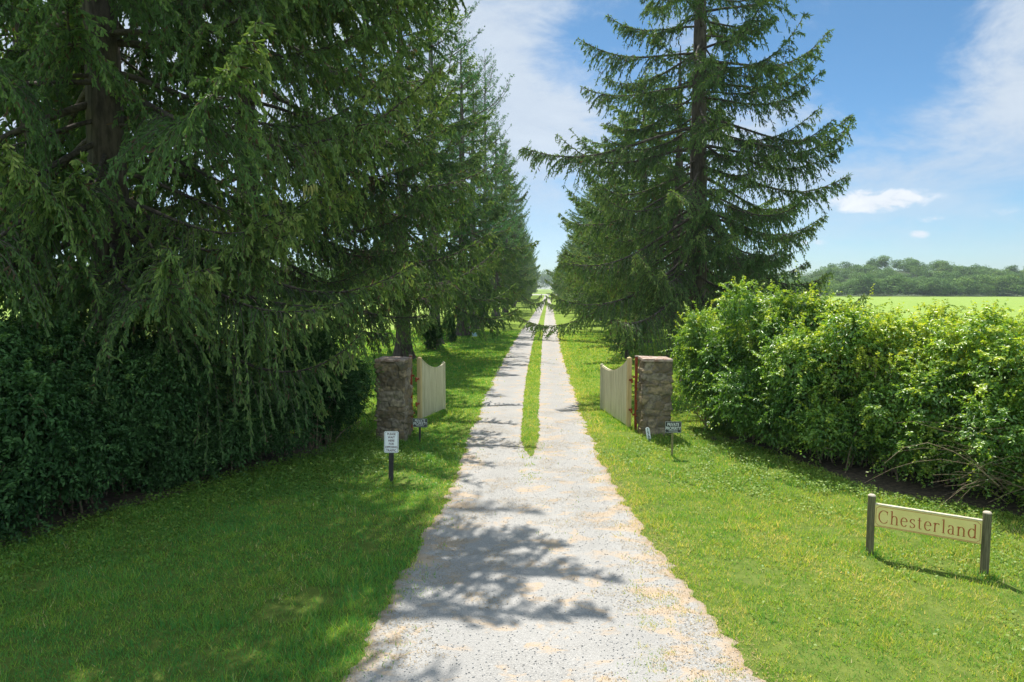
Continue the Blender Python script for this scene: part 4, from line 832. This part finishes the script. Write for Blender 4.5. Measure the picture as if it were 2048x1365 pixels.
# pale blue marker on the lawn
p = G(949, 676); zt = at(949, 665.5, p.y).z; zb_ = at(949, 673, p.y).z; wS = 10 / F_PX * p.y; root = empty('lawn_marker', p, 0); tag(root, 'small pale blue rectangular marker sign standing on the left lawn', 'sign')
b = MB(); b.prism([(x, z + (zt + zb_) / 2) for x, z in rounded(wS, zt - zb_, .01)], -.01, .01); pa = b.build('plate', M['bluewhite'], root)
ring(wS + .02, zt - zb_ + .02, .012, .02, -.014, -.0105).build('rim', M['letter_white'], pa).location = (0, 0, (zt + zb_) / 2)
for sx_ in (-.12, .12): b = MB(); b.box(sx_ - .006, sx_ + .006, .011, .019, -.05, zb_ + .1); b.build('leg', M['charcoal'], root)
# bollards near the far end of the drive
for k, (px, py, h) in enumerate(((1078.5, 602.5, 1.5), (1083.5, 597, 1.6), (1103.5, 605.5, 1.7), (1103.2, 600.5, 1.5))):
    b = MB(); b.lathe([(.14, -.1), (.14, h - .1), (.11, h), (.03, h + .03)], 10); o = b.build('bollard', M['charcoal']); o.location = G(px, py)
    tag(o, ('short dark post at the far end of the drive, left verge, nearer one', 'short dark post at the far end of the drive, left verge, farther one', 'short dark post at the far end of the drive, right verge, nearer one', 'short dark post at the far end of the drive, right verge, farther one')[k], 'post', 'dark posts at the far end of the drive')

# long name sign -----------------------------------------------------------
pa_, pb_ = G(1739, 1108), G(1968, 1152); dv = pb_ - pa_; LS = math.hypot(dv.x, dv.y); rz = math.atan2(dv.y, dv.x)
root = empty('name_sign', pa_, rz); tag(root, 'long olive yellow name board with red serif lettering between two weathered round posts', 'sign')
za, zb2 = at(1740, 989, pa_.y).z, at(1971, 1027, pb_.y).z; hp = (za + zb2) / 2
for x in (0, LS):
    b = MB(); rr = .050; b.lathe([(rr, -.15), (rr * 1.01, .3), (rr, hp - .012)], 14, x, 0); ps = b.build('post', M['post'], root)
    b = MB(); b.lathe([(rr * .99, hp - .011), (rr * .97, hp), (rr * .7, hp + .012), (rr * .2, hp + .014)], 14, x, 0); b.build('post_top', M['posttop'], ps)
zt = at(1752, 1008, pa_.y).z; zb_ = at(1752, 1051, pa_.y).z; hS = zt - zb_; x0, x1_ = .047, LS - .047
b = MB(); b.box(x0, x1_, -.018, .018, zb_, zt); pn = b.build('board', M['panel'], root, .003)
b = MB(); b.box(x0, x1_, -.024, .024, zt + .002, zt + .018); b.build('top_edge', M['panel_edge'], pn, .003)
# border: thin red line with clipped corners
def stroke_strip(pts, wid, y0, y1, b):
    pts = [Vector((p_[0], p_[1])) for p_ in pts]; n = len(pts); L_, R_ = [], []
    for i, p_ in enumerate(pts):
        t = (pts[min(i + 1, n - 1)] - pts[max(i - 1, 0)]); t = t.normalized() if t.length else Vector((1, 0)); nn = Vector((-t.y, t.x)); wv = wid(t, i / (n - 1)) / 2 if callable(wid) else wid / 2
        L_.append(p_ + nn * wv); R_.append(p_ - nn * wv)
    vs = [(p_.x, y0, p_.y) for p_ in L_] + [(p_.x, y0, p_.y) for p_ in R_] + [(p_.x, y1, p_.y) for p_ in L_] + [(p_.x, y1, p_.y) for p_ in R_]; fs = []
    for i in range(n - 1): fs += [(i, i + 1, n + i + 1, n + i), (2 * n + i, 3 * n + i, 3 * n + i + 1, 2 * n + i + 1), (i, 2 * n + i, 2 * n + i + 1, i + 1), (n + i, n + i + 1, 3 * n + i + 1, 3 * n + i)]
    b.add(vs, fs)
b = MB(); i0, i1, j0, j1 = x0 + .016, x1_ - .016, zb_ + .020, zt - .016; c_ = .030; r_ = .014
bp = [(i0 + c_, j0), (i1 - c_, j0), (i1 - c_, j0 + r_ * .6), (i1, j0 + c_), (i1, j1 - c_), (i1 - c_, j1 - r_ * .6), (i1 - c_, j1), (i0 + c_, j1), (i0 + c_, j1 - r_ * .6), (i0, j1 - c_), (i0, j0 + c_), (i0 + c_, j0 + r_ * .6), (i0 + c_, j0)]
for q in range(len(bp) - 1): stroke_strip([bp[q], bp[q + 1]], .0045, -.0205, -.0185, b)
stroke_strip([(x0 + .003, zb_ + .007), (x1_ - .003, zb_ + .007)], .004, -.0205, -.0185, b)
b.build('border', M['red'], pn)
THK, THN = .075, .026
def nib(t, u): return THN + (THK - THN) * abs(t.y) ** 1.3
def arc(cx_, cy_, rx, ry, a, b_, n=26): return [(cx_ + rx * math.cos(R(a + (b_ - a) * i / n)), cy_ + ry * math.sin(R(a + (b_ - a) * i / n))) for i in range(n + 1)]
def stem(x, z0, z1, foot=True, flag=True):
    s = [([(x, z0), (x, z1)], THK)]
    if foot: s.append(([(x - .09, z0 + .013), (x + .09, z0 + .013)], THN))
    if flag: s.append(([(x - .10, z1 - .045), (x - .03, z1 - .02)], .035))
    return s
GL = {
 'C': (.74, [(arc(.40, .37, .33, .38, 48, 312), nib), ([(.625, .52), (.64, .73)], .03), ([(.62, .13), (.66, .20)], .03)]),
 'h': (.60, stem(.12, 0, .80) + [(arc(.29, .33, .165, .185, 170, 0) + [(.455, .30), (.455, .0)], nib), ([(.365, .013), (.545, .013)], THN)]),
 'n': (.60, stem(.12, 0, .52) + [(arc(.29, .33, .165, .185, 170, 0) + [(.455, .30), (.455, .0)], nib), ([(.365, .013), (.545, .013)], THN)]),
 'e': (.50, [([(.07, .30), (.43, .30)], THN), (arc(.25, .26, .195, .26, 10, 320, 34), nib)]),
 's': (.44, [(arc(.22, .385, .135, .125, 40, 200, 16) + [(.11, .32), (.20, .275), (.30, .225)] + arc(.215, .135, .145, .125, 25, -150, 16), nib), ([(.335, .40), (.34, .51)], .028), ([(.08, .0), (.075, .13)], .028)]),
 't': (.36, [([(.15, .66), (.15, .12)] + arc(.235, .11, .085, .10, 180, 300, 8), nib), ([(.03, .50), (.29, .50)], THN)]),
 'r': (.46, stem(.12, 0, .52) + [(arc(.27, .33, .145, .18, 165, 60, 12), nib), ([(.34, .49), (.385, .45)], .07)]),
 'l': (.26, stem(.12, 0, .80)),
 'a': (.50, [(arc(.225, .37, .14, .145, 150, 0, 14) + [(.365, .33), (.365, .10), (.385, .03), (.46, .02)], nib), (arc(.23, .155, .155, .145, 70, 320, 22), nib), ([(.085, .42), (.12, .40)], .06)]),
 'd': (.58, [([(.44, .80), (.44, .0)], THK), ([(.34, .775), (.41, .79)], .035), ([(.44, .013), (.54, .013)], THN), (arc(.25, .26, .195, .26, 45, 325, 30), nib)]),
}
tw_ = sum(GL[c][0] for c in 'Chesterland') + .075 * 10; Sx = (i1 - i0 - .055) / tw_; Sz = hS * .76; b = MB(); x = i0 + .024; zbase = zb_ + hS * .215
for c in 'Chesterland':
    adv, strokes = GL[c]
    for si, (pts, wd_) in enumerate(strokes):
        f = (lambda t, u, w_=wd_: (w_(t, u) if callable(w_) else w_) * Sz * .80)
        stroke_strip([(x + px_ * Sx, zbase + pz * Sz) for px_, pz in pts], f, -.0215 - si * .0003, -.0185, b)
    x += (adv + .075) * Sx
b.build('lettering', M['red'], pn)

# ------------------------------------------------------------------ cones hanging from the big left spruce
b = MB(); b.lathe([(.004, 0), (.016, -.01), (.019, -.05), (.016, -.10), (.006, -.135)], 8); me_src = None
p0 = at(622, 372, 12.2)
for k, (dx, dz) in enumerate(((-.13, 0), (-.09, .03), (-.05, -.02), (.0, .01), (.04, .04), (.08, .02), (-.12, -.12), (.02, -.05))):
    o = b.build('cone', M['cone'], None) if me_src is None else bpy.data.objects.new('cone', me_src)
    if me_src is None: me_src = o.data
    else: COL.objects.link(o)
    o.parent = L1; o.location = Vector((p0.x + dx, p0.y + .02 * (k % 3), p0.z + dz)) - L1.location; o.rotation_euler = (.1 * (k % 3 - 1), .15 * math.sin(k * 2.1), k)

# ------------------------------------------------------------------ air
m, N = material('thin_summer_haze')
v = N.new('ShaderNodeVolumePrincipled', None, Color=(.80, .90, 1.0), Density=0.00022, Anisotropy=0.3)
N.new('ShaderNodeOutputMaterial', None, Volume=v.outputs[0])
b = MB(); b.box(-700, 900, -40, 1080, -1.2, 62); tag(b.build('haze', m), 'thin pale summer haze', 'haze', kind='stuff')
